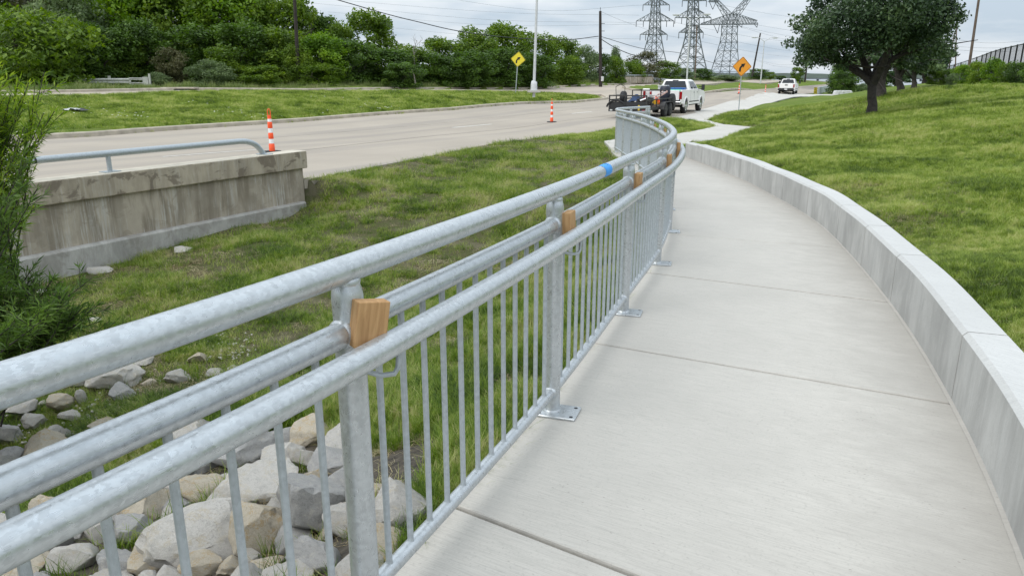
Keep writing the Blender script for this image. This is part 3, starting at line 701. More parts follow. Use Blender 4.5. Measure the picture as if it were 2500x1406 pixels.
# the strip along the road in slabs
def lerp_poly(pts, t):
    c_ = arc(pts); s = t * c_[-1]; p, _ = at_len([(q[0], q[1]) for q in pts], c_, s); return (p.x, p.y)
K = 24
ts = [i / K for i in range(K + 1)]
sL = [lerp_poly(spline(side_L2, 4), t ** 1.0) for t in ts]; sR = [lerp_poly(spline(side_R, 4), t) for t in ts]
for i in range(K):
    f = lambda p, q, e: (p[0] + (q[0] - p[0]) * e, p[1] + (q[1] - p[1]) * e)
    e = .004
    poly = [f(sL[i], sL[i + 1], e), f(sL[i], sL[i + 1], 1 - e), f(sR[i], sR[i + 1], 1 - e), f(sR[i], sR[i + 1], e)]
    sheet('slab', poly, ZSIDE, m_side, 1.2, parent=walk, thick=.08, z_off=.002)

# ------------------------------------------------------------------ retaining wall beside the path
rw = empty('retaining_wall', (2.2, 3.4, 0), 0, 'low curved concrete retaining wall holding back the lawn on the right of the path', 'retaining wall')
rw.location = (0, 0, 0)
JW = [-3.4, -1.6, .1, 1.75, 3.42, 5.21, 6.4, 7.66, 9.28, 10.6, 11.87, 13.48, 15.0, 16.6, 18.2]
WH, WT = .37, .20
for i in range(len(JW) - 1):
    s0 = s_of_y(wall_s, wall_c, JW[i]) + .006; s1 = s_of_y(wall_s, wall_c, JW[i + 1]) - .006; k = 9; rows = []
    for j in range(k):
        s = s0 + (s1 - s0) * j / (k - 1); p, d = at_len(wall_s, wall_c, s); o_ = Vector((d.y, -d.x, 0)); z = zp(p.y)
        hh = WH + .004 * math.sin(s * 3)
        if p.y > 17.2: hh -= 0.02
        prof = [(0, -.15), (0, hh - .022), (.022, hh), (WT - .012, hh), (WT, hh - .012), (WT, -.25)]
        rows.append([p + o_ * a + Vector((0, 0, z + b)) for a, b in prof])
    kk = 6; vs = [v for r in rows for v in r]
    fs = []; mi = []
    mbs = MB()
    for j in range(k - 1):
        for q in range(kk - 1):
            mbs.add([rows[j][q], rows[j][q + 1], rows[j + 1][q + 1], rows[j + 1][q]], [(3, 2, 1, 0)], 1 if q in (1, 2, 3) else 0)
    mbs.add(rows[0], [tuple(range(kk))], 0); mbs.add(rows[-1], [tuple(range(kk))[::-1]], 0)
    mbs.build('wall_segment', [m_rwall, m_cap], rw)

# ------------------------------------------------------------------ headwall of the culvert
hw = empty('culvert_headwall', (0, 0, 0), 0, 'weathered stained concrete headwall with an overhanging coping beside the near road', 'headwall')
def hbox(name, s0, s1, o0, o1, z0, z1, mats, bev=.012, slope=0.0):
    mb = MB(); vs = []
    for s, sl in ((s0, 0), (s1, slope)):
        for o_, z in ((o0, z0), (o1, z0), (o1, z1), (o0, z1)):
            v = HA + hd * s + hn * o_; vs.append((v.x, v.y, z + (sl if z == z0 else 0)))
    mb.add(vs, [(0, 1, 2, 3), (7, 6, 5, 4), (0, 4, 5, 1), (1, 5, 6, 2), (3, 2, 6, 7), (0, 3, 7, 4)])
    return mb.build(name, mats, hw, bevel=bev)
L_ = (HB - HA).length
cop = hbox('coping', 0, L_, 0, -.34, -.03, .27, [m_hcope, m_htop], .015)
for p in cop.data.polygons:
    if p.normal.z > .9: p.material_index = 1
hbox('wall_face', .06, L_, -.065, -.30, -.72, -.032, [m_hface], .006, -.35)
mb = MB(); vs = []
for s, zb, zt_ in ((-.03, -.95, -.60), (L_, -1.8, -.90 + .27)):
    pass
for k_ in range(2):
    s = (.12, L_)[k_]; zt_ = (-.605, -.625)[k_]; zb = (-1.0, -1.9)[k_]
    for o_, z in ((-.28, zb), (.02, zb), (.02, zt_ - .03), (-.01, zt_), (-.28, zt_)):
        v = HA + hd * s + hn * o_; vs.append((v.x, v.y, z))
mb.add(vs, [(0, 1, 2, 3, 4), (9, 8, 7, 6, 5), (0, 5, 6, 1), (1, 6, 7, 2), (2, 7, 8, 3), (3, 8, 9, 4)])
mb.build('footing', m_hfoot, hw, bevel=.006)
# pipe rail on top of it
pr = empty('pipe_rail', tuple(HA + hd * .5) , 0, 'single grey pipe rail bent down to the top of the weathered concrete headwall', 'pipe rail')
pr.location = (0, 0, 0)
def hp(s, o_=-.17, z=0): v = HA + hd * s + hn * o_; return Vector((v.x, v.y, z))
zc_ = .27 + .245
pts = [hp(L_, z=zc_)] + [hp(s, z=zc_) for s in (8, 5.9)]
MB().tube([hp(s, z=zc_) for s in (L_ - .3, 8, 6.9, 4.525)], .045, 16).build('rail', m_galv_dull, pr)
bend = [hp(4.515, z=zc_), hp(3, z=zc_), hp(1.45, z=zc_)] + [hp(1.30 - .42 * math.sin(t), z=zc_ - .22 * (1 - math.cos(t))) for t in (0, .3, .6, .85, 1.05, 1.2)]
last = bend[-1]; bend += [Vector((last.x, last.y, last.z)) - hd * .10 + Vector((0, 0, -.12))]
MB().tube(bend, .045, 16).build('rail', m_galv_dull, pr)
MB().tube([hp(4.535, z=zc_), hp(4.505, z=zc_)], .0462, 16).build('sleeve', m_dark, pr)
pe = bend[-1]
mb = MB(); mb.box((pe.x, pe.y, .276), (.16, .24, .012), math.atan2(hd.y, hd.x)); mb.build('end_plate', m_galv_dull, pr)
for s in (3.55, 6.6):
    q = hp(s); MB().rod((q.x, q.y, .28), (q.x, q.y, zc_ - .03), .032, 14).build('post', m_galv_dull, pr)
    MB().box((q.x, q.y, .276), (.22, .16, .012), math.atan2(hd.y, hd.x)).build('base_plate', m_galv_dull, pr)

# ================================================================== RAILING
rail = empty('pipe_railing', (0, 0, 0), 0, 'long curved galvanised steel railing with pickets along the left edge of the path', 'railing')
post_y = [-1.30, .14, 1.79, 3.28, 4.95, 6.50, 8.10]
post_s = [s_of_y(rail_s, rail_c, y) for y in post_y]
while post_s[-1] + 1.66 < rail_c[-1] - .15: post_s.append(post_s[-1] + 1.66)
post_s.append(rail_c[-1] - .02)
def rp(s, h, off=0.0):
    p, d = at_len(rail_s, rail_c, s); rgt = Vector((d.y, -d.x, 0)); q = p + rgt * off; q.z = zp(p.y) + h; return q
S0, S1 = post_s[0] - .9, post_s[-1]
def dip(s): return 1 - min(1, max(0, (s - S0 - 1.6) / (post_s[3] - S0 - 1.6)))       # the nearest bays sit a little lower
def rail_tube(name, s0, s1, h, r, off=0.0, step=.12, n=20, mat=m_galv, parent=rail):
    k = max(2, int((s1 - s0) / step)); pts = [rp(s0 + (s1 - s0) * i / k, h - .012 * dip(s0 + (s1 - s0) * i / k), off) for i in range(k + 1)]
    return MB().tube(pts, r, n).build(name, mat, parent)
joint_s = [S0, post_s[6] + .80, S1]
for a, b in zip(joint_s, joint_s[1:]): rail_tube('top_rail', a + .002, b - .002, 1.07, .0355)
hs1 = post_s[8] - .2
# handrail on the path side, ends in a return bend towards the post
k = 90; pts = [rp(S0 + (hs1 - S0) * i / k, .880 - .018 * dip(S0 + (hs1 - S0) * i / k), .105) for i in range(k + 1)]
pts += [rp(hs1 + .05, .885, .085), rp(hs1 + .075, .885, .045), rp(hs1 + .08, .885, .0)]
MB().tube(pts, .0335, 20).build('handrail', m_galv, rail)
post_bm = None
picket_me = None
def post_mesh():
    mb = MB(); hs = [(.012, .039), (.93, .039), (.965, .0395), (.985, .0405), (1.00, .040), (1.015, .0375), (1.03, .0325), (1.045, .029)]
    mb.tube([(0, 0, z) for z, r in hs], [r for z, r in hs], 20)
    # galvanising weld collars
    mb.tube([(0, 0, 1.028), (0, 0, 1.036), (0, 0, 1.044)], [.034, .036, .032], 14)
    mb.tube([(0, 0, .012), (0, 0, .018), (0, 0, .024)], [.046, .0445, .040], 20)
    return mb.mesh('post', m_galv)
def plate_mesh():
    mb = MB(); mb.box((0, 0, .0075), (.20, .15, .012)); 
    for a in (-.078, .078):
        vs = [(a + .009 * math.cos(t * math.pi / 6), .0 + .052 * (1 if a > 0 else -1) + .009 * math.sin(t * math.pi / 6), .0142) for t in range(12)]
        mb.add(vs, [tuple(range(12))], 1)
        vs = [(a + .009 * math.cos(t * math.pi / 6), -.052 * (1 if a > 0 else -1) + .009 * math.sin(t * math.pi / 6), .0142) for t in range(12)]
        mb.add(vs, [tuple(range(12))], 1)
    return mb.mesh('base_plate', [m_galv, m_black])
def picket_mesh():
    mb = MB(); mb.tube([(0, 0, .125), (0, 0, .132), (0, 0, .142), (0, 0, .895)], [.0155, .0125, .0098, .0098], 10); return mb.mesh('picket', m_galv_dull)
def bracket_mesh():
    mb = MB(); mb.tube([(.036, .0, .80), (.075, .02, .785), (.100, .045, .785), (.106, .055, .80), (.106, .066, .862)], .0075, 8)
    mb.tube([(.034, 0, .80), (.043, 0, .80)], [.016, .010], 10); return mb.mesh('bracket', m_galv_dull)
PM, BM, KM, RM = post_mesh(), plate_mesh(), picket_mesh(), bracket_mesh()
# soften the plate
for i, s in enumerate(post_s):
    p, d = at_len(rail_s, rail_c, s); rz = math.atan2(-d.x, d.y)
    o = bpy.data.objects.new('post', PM); link(o, rail); o.location = rp(s, 0); o.rotation_euler = (0, 0, rz)
    b = bpy.data.objects.new('base_plate', BM); link(b, o); bv = b.modifiers.new('bevel', 'BEVEL'); bv.width = .003; b.location = (.03, 0, 0); b.rotation_euler = (0, 0, .05)
    if s < hs1:
        r_ = bpy.data.objects.new('bracket', RM); link(r_, o)
for i, (a, b) in enumerate(zip([S0 - 1.0] + post_s, post_s)):
    L0 = a + .034 if i else a; L1 = b - .034
    # middle rail with weld beads at the posts
    k = 14; mh = .903 if i < 3 else .922
    pts = [rp(L0 + (L1 - L0) * j / k, mh) for j in range(k + 1)]; rr_ = [.0335] * (k + 1)
    mb = MB(); mb.tube(pts, rr_, 20)
    for e, sg in ((L0, 1), (L1, -1)):
        mb.tube([rp(e - .004 * sg, mh), rp(e + .004 * sg, mh), rp(e + .012 * sg, mh)], [.041, .0395, .034], 20)
    mb.build('middle_rail', m_galv, rail)
    mb = MB(); mb.tube([rp(L0 + (L1 - L0) * j / k, .112) for j in range(k + 1)], .0245, 16)
    for e, sg in ((L0, 1), (L1, -1)): mb.tube([rp(e - .003 * sg, .112), rp(e + .004 * sg, .112), rp(e + .010 * sg, .112)], [.032, .030, .025], 16)
    mb.build('bottom_rail', m_galv, rail)
    n = 13
    for j in range(1, n):
        s = a + (b - a) * j / n
        if s < 0: continue
        o = bpy.data.objects.new('picket', KM); link(o, rail); o.location = rp(s, 0); o.rotation_euler = (0, 0, random.Random(i * 20 + j).random() * 6)
# blue tape on the top rail
s_t = s_of_y(rail_s, rail_c, 4.17)
t_ = MB().tube([rp(s_t + q, 1.07) for q in (-.085, -.03, .03, .085)], .0365, 20, cap=False).build('tape', m_tape, rail); t_['label'] = 'blue masking tape wrapped round the top rail'
MB().tube([rp(s_t + .035 + .004 * k_, 1.07 + .037 * math.sin(1.0 + .25 * k_), -.037 * math.cos(1.0 + .25 * k_) * -1) for k_ in range(4)], .0012, 5).build('marker_line', m_black, t_)
# wood blocks wedged between posts and handrail
labels = ['fresh cut wood block wedged at the nearest railing post', 'wood block wedged at the second railing post, above the first base plate in view',
          'wood block wedged at the railing post just past the blue tape', 'wood block on the near side of the railing bend, below the top rail corner',
          'upright wood block at the outermost bend of the railing', 'small wood block behind the railing bend, beside the grass island', 'small wood block seen through the far railing, left of the grass island', 'small dark wood block at the far end of the railing']
bi = 0
for i, s in enumerate(post_s):
    if i < 2 or i > 10: continue
    p, d = at_len(rail_s, rail_c, s); rz = math.atan2(-d.x, d.y); rr = random.Random(40 + i)
    hgt = .118 if i == 2 else .15 + .02 * rr.random()
    mb = MB(); mb.box((0, 0, 0), (.038, .088, hgt)); o = mb.build('wood_block', m_wood, None, bevel=.0025)
    near_ = i == 2; o.location = rp(s + (-.004 if near_ else .034), (.993 if near_ else .978) - hgt / 2, .0385 + (.026 if near_ else .019)); o.rotation_euler = (R(-9 if near_ else rr.uniform(-4, 4)), R(rr.uniform(-3, 3)), rz + R(-30 if near_ else rr.uniform(-5, 5)))
    tag(o, labels[bi] if bi < len(labels) else 'wood block', 'wood block', 'wood blocks wedged in the railing'); bi += 1
    if bi >= len(labels): break
tg = D(1559.5, 264, 24.0)
MB().box((0, 0, 0), (.05, .03, .16)).build('yellow_tag', m_yellow, rail).location = tg

# ================================================================== ROCKS
from mathutils import noise as mnoise
rk = random.Random(11)
def rock_mesh(seed, sub=3, rough=.25):
    import bmesh
    r = random.Random(seed); bm = bmesh.new(); bmesh.ops.create_icosphere(bm, subdivisions=sub, radius=1.0)
    planes = []
    for _ in range(r.randint(12, 17)):
        n = Vector((r.gauss(0, 1), r.gauss(0, 1), r.gauss(0, 1))).normalized(); planes.append((n, r.uniform(.50, .82)))
    ph = [r.uniform(0, 6.28) for _ in range(12)]
    off = Vector((seed * 3.1, seed * 1.7, 0))
    for v in bm.verts:
        p = v.co.copy(); p *= 1 + .20 * mnoise.fractal(p * 1.6 + off, .8, 2.1, 4)
        for n, dd in planes:
            t = p.dot(n) - dd
            if t > 0: p -= n * t * .97
        f = .05 * mnoise.fractal(p * 4 + off, .6, 2.1, 5) - .06 * abs(mnoise.noise(p * 4 + off)) + .022 * mnoise.noise(p * 14 + off) + .012 * mnoise.noise(p * 30 + off)
        v.co = p * (1.12 + f)
    me = bpy.data.meshes.new('rock'); bm.to_mesh(me); bm.free()
    for p in me.polygons: p.use_smooth = True
    me.set_sharp_from_angle(angle=R(32))
    return me
RK = [rock_mesh(100 + i, 4) for i in range(12)]
RKS = [rock_mesh(300 + i, 2) for i in range(8)]
for me in RK + RKS:
    me.materials.append(m_rock_w)
rock_n = 0
ROCKXY = []
def put_rock(px, py, w, h, label, mat, zg=None, me=None, sink=.25, rot=None, name='rock'):
    """w,h pixel size seen in the photo; stands on the ground at the ray through its foot"""
    global rock_n
    me0 = me or RK[rk.randrange(len(RK))]
    # walk the ray through the rock's lower third down to the ground
    d = Vector(ray(px, py + h * .22)); t = .5
    while t < 40:
        q = Vector((0, 0, CAM_H)) + d * t
        if q.z < zt1(q.x, q.y): break
        t += .03 if t < 8 else .1
    q = Vector((0, 0, CAM_H)) + d * t; dist = t * 1.0
    sx = w / F_PX * dist / 2 * 1.12; sz = h / F_PX * dist / 2 * 1.05
    sz = min(max(sz, sx * .45), sx * 1.25)
    o = bpy.data.objects.new(name, me0); link(o)
    o.location = (q.x, q.y, zt1(q.x, q.y) + sz * (1 - sink) * .72); o.scale = (sx, sx * rk.uniform(.75, 1.0), sz)
    o.rotation_euler = rot or (rk.uniform(-.25, .25), rk.uniform(-.25, .25), rk.uniform(-.5, .5))
    if mat is not m_rock_w: o.material_slots[0].link = 'OBJECT'; o.material_slots[0].material = mat
    tag(o, label, 'rock', 'limestone riprap rocks in the swale'); ROCKXY.append((o.location.x, o.location.y, sx)); rock_n += 1
    return o
Wm, Gm, Tm = m_rock_w, m_rock_g, m_rock_t
big = [
 (770, 1245, 150, 200, 'tall grey boulder behind the third picket left of the nearest post', Gm), (505, 1300, 235, 190, 'largest white boulder in the riprap, rounded on top', Wm),
 (628, 1310, 130, 165, 'upright tan block of limestone beside the largest white boulder', Tm), (595, 1098, 165, 110, 'dark grey boulder above the riprap, tilted uphill', Gm),
 (690, 1128, 110, 80, 'pale sloping rock just below the tilted dark grey boulder', Wm), (980, 1262, 185, 155, 'pale boulder right of the nearest railing post by the path', Wm),
 (355, 1240, 150, 110, 'yellowish rounded rock left of the largest white boulder', Tm), (735, 1125, 75, 70, 'small rounded rock beside the grass above the riprap', Wm),
 (640, 1195, 170, 70, 'long flat pale rock across the middle of the riprap', Wm), (495, 1200, 125, 65, 'tan rock with a pitted face in the upper riprap', Tm),
 (440, 1165, 70, 85, 'grey rock at the dark gap in the upper riprap', Gm), (545, 1228, 95, 55, 'small round rock on top of the largest white boulder', Wm),
 (325, 1310, 95, 95, 'grey white rock standing below the yellowish rounded rock', Gm), (255, 1305, 95, 75, 'white rock left of the grey standing rock', Wm),
 (190, 1375, 150, 85, 'wide white rock at the lower left edge of the picture', Wm), (300, 1385, 110, 80, 'bluish grey rock at the bottom of the picture', Gm),
 (375, 1375, 110, 80, 'tan stained rock at the bottom of the picture', Tm), (490, 1390, 110, 65, 'brown cracked rock at the bottom below the largest white boulder', Tm),
 (570, 1392, 70, 55, 'small tan rock at the bottom between two pickets', Tm), (775, 1372, 175, 90, 'flat grey rock at the bottom left of the nearest post', Gm),
 (660, 1385, 90, 60, 'pale yellow rock at the bottom, second from the nearest post', Tm), (60, 1392, 150, 60, 'low brownish rock in the bottom left corner', Tm),
 (268, 925, 112, 68, 'largest pale rock of the upper cluster in the grass', Wm), (192, 932, 62, 48, 'angular grey rock left of the largest rock of the upper cluster', Gm),
 (300, 960, 62, 36, 'flat grey rock right of the largest rock of the upper cluster', Gm), (350, 884, 52, 28, 'small flat white rock highest in the upper cluster', Wm),
 (438, 924, 58, 40, 'lone white rock in the grass between the top and middle rails', Wm), (60, 1000, 66, 46, 'pale rock at the left edge of the upper cluster', Wm),
 (148, 990, 62, 48, 'tan rock in the middle of the upper cluster', Tm), (88, 1028, 46, 48, 'upright white rock below the pale left rock of the upper cluster', Wm),
 (171, 1018, 50, 26, 'small flat white rock in the grass below the tan rock', Wm), (200, 977, 30, 40, 'narrow upright white rock in the upper cluster', Wm),
 (22, 1065, 55, 62, 'dark grey rock at the left picture edge', Gm), (103, 1103, 102, 66, 'large pinkish rock just above the middle rail', Tm),
 (25, 1128, 75, 60, 'dark grey rock below the left edge, beside the pinkish rock', Gm), (138, 1058, 36, 34, 'small triangular white rock above the pinkish rock', Wm),
 (162, 1060, 26, 30, 'smaller of the pair of white rocks above the pinkish rock', Wm), (530, 914, 52, 24, 'flat cream rock beside the middle rail in the grass', Wm),
 (260, 1043, 70, 30, 'cream rock half hidden behind the middle rail', Tm), (22, 990, 40, 26, 'small grey rock at the left edge above the cluster', Gm)]
RIP = [(-1.0, 2.2)]
for a in big: put_rock(a[0], a[1], a[2], a[3], a[4], a[5])
# the unnamed rest of the riprap fills the gaps
fill = []
for j in range(3000):
    px, py = rk.uniform(-40, 1080), rk.uniform(1060, 1480)
    if py < 1010 + 0.0 * px: continue
    # riprap region: below a line falling to the right
    if px > 850 and py < 1180 + (px - 850) * .1: continue
    if px > 1000 - max(0, py - 1300) * .9: continue
    if px < 420 and py < 1290 - px * .28: continue
    w = rk.uniform(50, 125); fill.append((px, py, w))
kept = [(a[0], a[1], a[2] * .55) for a in big]; nf = 0
import re as _re
def short(l): return _re.split(r' (?:beside|above|below|left|right|at|in|behind|between|across|on|highest|just|standing|with|half|by|of the upper)\b|,', l)[0]
used_l = set()
def fill_label(px, py, w, mat):
    col_ = {'limestone_white': 'white', 'limestone_grey': 'grey', 'limestone_tan': 'tan'}[mat.name]; sz_ = 'small' if w < 70 else 'medium'
    for b_ in sorted(big, key=lambda b_: math.hypot(b_[0] - px, b_[1] - py))[:6]:
        dx, dy = px - b_[0], py - b_[1]
        rel = ('right of' if dx > 0 else 'left of') if abs(dx) > abs(dy) * 1.2 else ('below' if dy > 0 else 'above')
        for adj in (sz_, sz_ + ' squat', sz_ + ' angular'):
            l = '%s %s rock %s the %s' % (adj, col_, rel, short(b_[4]))
            if adj == sz_ and l not in used_l: used_l.add(l); return l
    return '%s %s rock filling a gap in the riprap below the railing' % (sz_, col_)
for px, py, w in sorted(fill, key=lambda t: -t[2]):
    if any(math.hypot(px - a, (py - b) * 1.2) < (w * .5 + c) * .60 for a, b, c in kept): continue
    kept.append((px, py, w * .5)); nf += 1
    m0 = rk.choice([Wm, Wm, Gm, Tm]); put_rock(px, py, w, w * rk.uniform(.6, .9), fill_label(px, py, w, m0), m0, sink=.45)
for j in range(420):
    px, py = rk.uniform(-30, 620), rk.uniform(860, 1180)
    if py > 1210 - px * .42 or py < 1010 - px * .30: continue
    if rk.random() > .35 + .65 * (px < 260): continue
    w = rk.uniform(18, 54)
    if any(math.hypot(px - a, py - b) < (w * .5 + c) * .9 for a, b, c in kept): continue
    kept.append((px, py, w * .5)); m0 = rk.choice([Wm, Gm, Tm]); put_rock(px, py, w, w * .6, fill_label(px, py, w, m0).replace('small ', 'little half-sunk '), m0, sink=.7, me=RKS[rk.randrange(8)])
# broken slabs by the headwall
for (px, py, w, h, lab) in [(100, 672, 80, 26, 'dark flat broken slab leaning by the foot of the headwall'), (112, 684, 60, 16, 'cream flat stone under the broken slab by the headwall'), (243, 663, 60, 14, 'flat pale stone in the grass in front of the headwall'), (447, 588, 46, 10, 'thin flat stone nearest the headwall footing'), (445, 614, 50, 12, 'flat pale stone in the grass right of the headwall middle'),
                            (110, 715, 34, 18, 'small white stone behind the shrub'), (230, 780, 40, 18, 'flat stone under the willow sprays'), (170, 800, 45, 14, 'long thin pale stone above the top rail')]:
    put_rock(px, py, w, h, lab, Gm if 'dark' in lab else Wm, sink=.7, me=RKS[rk.randrange(8)])
# pebbles on bare soil: one scattered object
PV, PF = [], []
def pebble_patch(cx, cy, rad, n, s0, s1):
    for _ in range(n):
        a = rk.uniform(0, 6.28); r = rad * math.sqrt(rk.random()); px = cx + r * math.cos(a); py = cy + r * .55 * math.sin(a)
        d = Vector(ray(px, py)); t = 2.2
        while t < 20:
            q = Vector((0, 0, CAM_H)) + d * t
            if q.z < zt1(q.x, q.y): break
            t += .06
        t -= .06 * rk.random(); q = Vector((0, 0, CAM_H)) + d * t
        s = rk.uniform(s0, s1); zz1 = zt1(q.x, q.y) + s * .35; b = len(PV)
        for dx, dy, dz in ((1, 0, 0), (.2, .9, .1), (-.9, .3, -.1), (-.5, -.8, 0), (.5, -.9, .1), (0, 0, .7), (0, .1, -.7)):
            k = rk.uniform(.75, 1.15); PV.append((q.x + dx * s * k, q.y + dy * s * k, zz1 + dz * s * k))
        for i in range(5): PF.append((b + i, b + (i + 1) % 5, b + 5)); PF.append((b + (i + 1) % 5, b + i, b + 6))
for a in [(745, 1000, 90, 300, .004, .012), (550, 840, 80, 130, .008, .022), (1050, 1130, 110, 60, .004, .009), (880, 1050, 130, 130, .005, .014), (930, 1380, 90, 90, .005, .012), (640, 980, 60, 80, .006, .018), (330, 1000, 200, 200, .006, .02), (700, 600, 160, 40, .008, .018), (1100, 1060, 90, 60, .005, .012), (150, 1060, 160, 120, .006, .02)]: pebble_patch(*a)
pb_ = np_obj('gravel', np.array(PV), np.array(PF), m_rock_w); tag(pb_, 'loose pale pebbles on the bare soil between grass and riprap', 'gravel', kind='stuff')

# ================================================================== GRASS (instanced tufts)
def tuft_mesh(seed, n, hgt, spread, wid, lean=.5, seg=2, name='tuft', mat=None):
    r = random.Random(seed); mb = MB()
    for _ in range(n):
        a = r.uniform(0, 6.28); rr = spread * math.sqrt(r.random()); x, y = rr * math.cos(a), rr * math.sin(a)
        b = r.uniform(0, 6.28); h = hgt * r.uniform(.5, 1.15); ln = h * lean * r.uniform(.2, 1.2); w = wid * r.uniform(.7, 1.2)
        dx, dy = math.cos(b), math.sin(b); nx_, ny_ = -dy, dx; vs = []
        for k in range(seg + 1):
            t = k / (seg + .0); ww = w * (1 - t * .85) / 2; cx = x + dx * ln * t * t; cy = y + dy * ln * t * t; z = h * t * (1 - .25 * lean * t) - .012
            vs += [(cx - nx_ * ww, cy - ny_ * ww, z), (cx + nx_ * ww, cy + ny_ * ww, z)]
        mb.add(vs, [(2 * k, 2 * k + 1, 2 * k + 3, 2 * k + 2) for k in range(seg)])
    o = bpy.data.objects.new(name, mb.mesh(name, mat)); return o
def scatter(name, pts, rot, scl, proto, label):
    me = bpy.data.meshes.new(name); me.vertices.add(len(pts)); me.vertices.foreach_set('co', np.ascontiguousarray(pts, np.float32).ravel())
    for nm, arr in (('rz', rot), ('sc', scl)):
        a = me.attributes.new(nm, 'FLOAT', 'POINT'); a.data.foreach_set('value', np.ascontiguousarray(arr, np.float32))
    o = bpy.data.objects.new(name, me); link(o); tag(o, label, 'grass', kind='stuff')
    ng = bpy.data.node_groups.new(name + '_scatter', 'GeometryNodeTree')
    ng.interface.new_socket('Geometry', in_out='INPUT', socket_type='NodeSocketGeometry'); ng.interface.new_socket('Geometry', in_out='OUTPUT', socket_type='NodeSocketGeometry')
    n = ng.nodes; l = ng.links; gi = n.new('NodeGroupInput'); go = n.new('NodeGroupOutput')
    iop = n.new('GeometryNodeInstanceOnPoints'); oi = n.new('GeometryNodeObjectInfo'); oi.inputs['Object'].default_value = proto
    a1 = n.new('GeometryNodeInputNamedAttribute'); a1.data_type = 'FLOAT'; a1.inputs[0].default_value = 'rz'
    a2 = n.new('GeometryNodeInputNamedAttribute'); a2.data_type = 'FLOAT'; a2.inputs[0].default_value = 'sc'
    cx = n.new('ShaderNodeCombineXYZ'); l.new(a1.outputs[0], cx.inputs[2])
    l.new(gi.outputs[0], iop.inputs['Points']); l.new(oi.outputs['Geometry'], iop.inputs['Instance']); l.new(cx.outputs[0], iop.inputs['Rotation']); l.new(a2.outputs[0], iop.inputs['Scale']); l.new(iop.outputs[0], go.inputs[0])
    md = o.modifiers.new('scatter', 'NODES'); md.node_group = ng; return o
gr = np.random.RandomState(7)
HARDP = [near_poly, far_poly, pathwall_poly, junc_poly, side_poly]
HWP = [tuple((HA + hd * s + hn * o_)[:2]) for s, o_ in ((-.05, -.4), (11.5, -.4), (11.5, .05), (-.05, .05))]
def sample(n, r0, r1, power, az0=-38, az1=38):
    u = gr.rand(n); r = (r0 ** (1 - power) + u * (r1 ** (1 - power) - r0 ** (1 - power))) ** (1 / (1 - power)) if power != 1 else r0 * (r1 / r0) ** u
    a = np.radians(gr.uniform(az0, az1, n)); return r * np.sin(a), r * np.cos(a), r
def ok_mask(x, y, margin=0.02):
    m = np.ones(x.size, bool)
    for p in HARDP + [HWP]:
        i = inside(p, x, y); m &= ~i
    return m
rkx = np.array(ROCKXY)
def off_rocks(x, y):
    m = np.ones(x.size, bool)
    for a, b, s in rkx: m &= np.hypot(x - a, y - b) > s * .80
    return m
isl = inside(island_s, np.zeros(1), np.zeros(1))
tuft_a = tuft_mesh(1, 26, .062, .055, .0042, .7, 3, 'lawn_tuft', m_blade)
tuft_b = tuft_mesh(2, 24, .085, .055, .0048, .8, 3, 'ditch_tuft', m_blade2)
tuft_c = tuft_mesh(3, 30, .30, .22, .020, .5, 2, 'verge_tuft', m_tallgrass)
# near lawns: constant-ish screen density
def grass_set(name, proto, n, r0, r1, az0, az1, side, label, base=1.0, power=1.6, dens=None):
    x, y, r = sample(n, r0, r1, power, az0, az1); rx = np.interp(y, [p[1] for p in rail_s], [p[0] for p in rail_s]); m = ok_mask(x, y)
    left = (x < rx) & (y < 26)
    m &= left if side == 'L' else ~left
    if dens is not None: m &= gr.rand(n) < dens(x, y)
    if side == 'L': m &= off_rocks(x, y)
    x, y, r = x[m], y[m], r[m]; z = ZTX(x, y) + NZf(x, y) * np.min([np.clip(edge_dist(p, x, y) / 1.5, 0, 1) for p in HARDP], axis=0)
    z -= .004
    sc = base * (1 + .055 * np.maximum(0, r - 4)) * gr.uniform(.65, 1.25, x.size) * (.75 + .5 * vnoise(x, y, .5, 9)); sc = np.minimum(sc, 4.5)
    scatter(name, np.c_[x, y, z], gr.uniform(0, 6.28, x.size), sc, proto, label)
    return x.size
_rp = RIPRAP
def d_ditch(x, y):
    n = vnoise(x, y, .75, 21) * .6 + vnoise(x, y, .28, 22) * .4; d = np.clip((n - .33) * 5, .10, 1)
    q = np.clip((-1.0 - .0 - x) / 2, 0, 1) * np.clip((5.5 - y) / 2, 0, 1)         # thinner around the stones
    rip = inside(_rp, x, y)
    return d * (1 - .45 * q) * np.where(rip, .012, 1.0)
def d_lawn(x, y):
    n = vnoise(x, y, 1.4, 31) * .6 + vnoise(x, y, .4, 32) * .4; return np.clip((n - .2) * 4, .35, 1)
grass_set('swale_grass', tuft_b, 95000, 2.2, 30, -50, 15, 'L', 'patchy grass growing in the swale between the railing and the road', .95, 1.35, d_ditch)
grass_set('lawn_grass', tuft_a, 150000, 2.6, 48, 2, 40, 'R', 'mown green lawn on the slope right of the path', 1.15, 1.3, d_lawn)
tuft_l = tuft_mesh(6, 26, .15, .05, .0055, .75, 3, 'long_tuft', m_blade2)
def d_long(x, y):
    rx_ = np.interp(y, [p[1] for p in rail_s], [p[0] for p in rail_s]); d = rx_ - x
    n = vnoise(x, y, .45, 71) * .6 + vnoise(x, y, .16, 72) * .4
    return np.clip((n - .42) * 5, 0, 1) * np.clip(1.5 - d / 2.2, .05, 1) * np.where(inside(RIPRAP, x, y), .03, 1) * np.clip((10 - y) / 4, 0, 1)
grass_set('long_grass', tuft_l, 42000, 2.2, 10, -45, 12, 'L', 'longer fresh green grass beside the railing and round the stones', 1.0, 1.2, d_long)
tuft_s = tuft_mesh(5, 22, .05, .07, .0045, 2.2, 3, 'straw_tuft', m_straw)
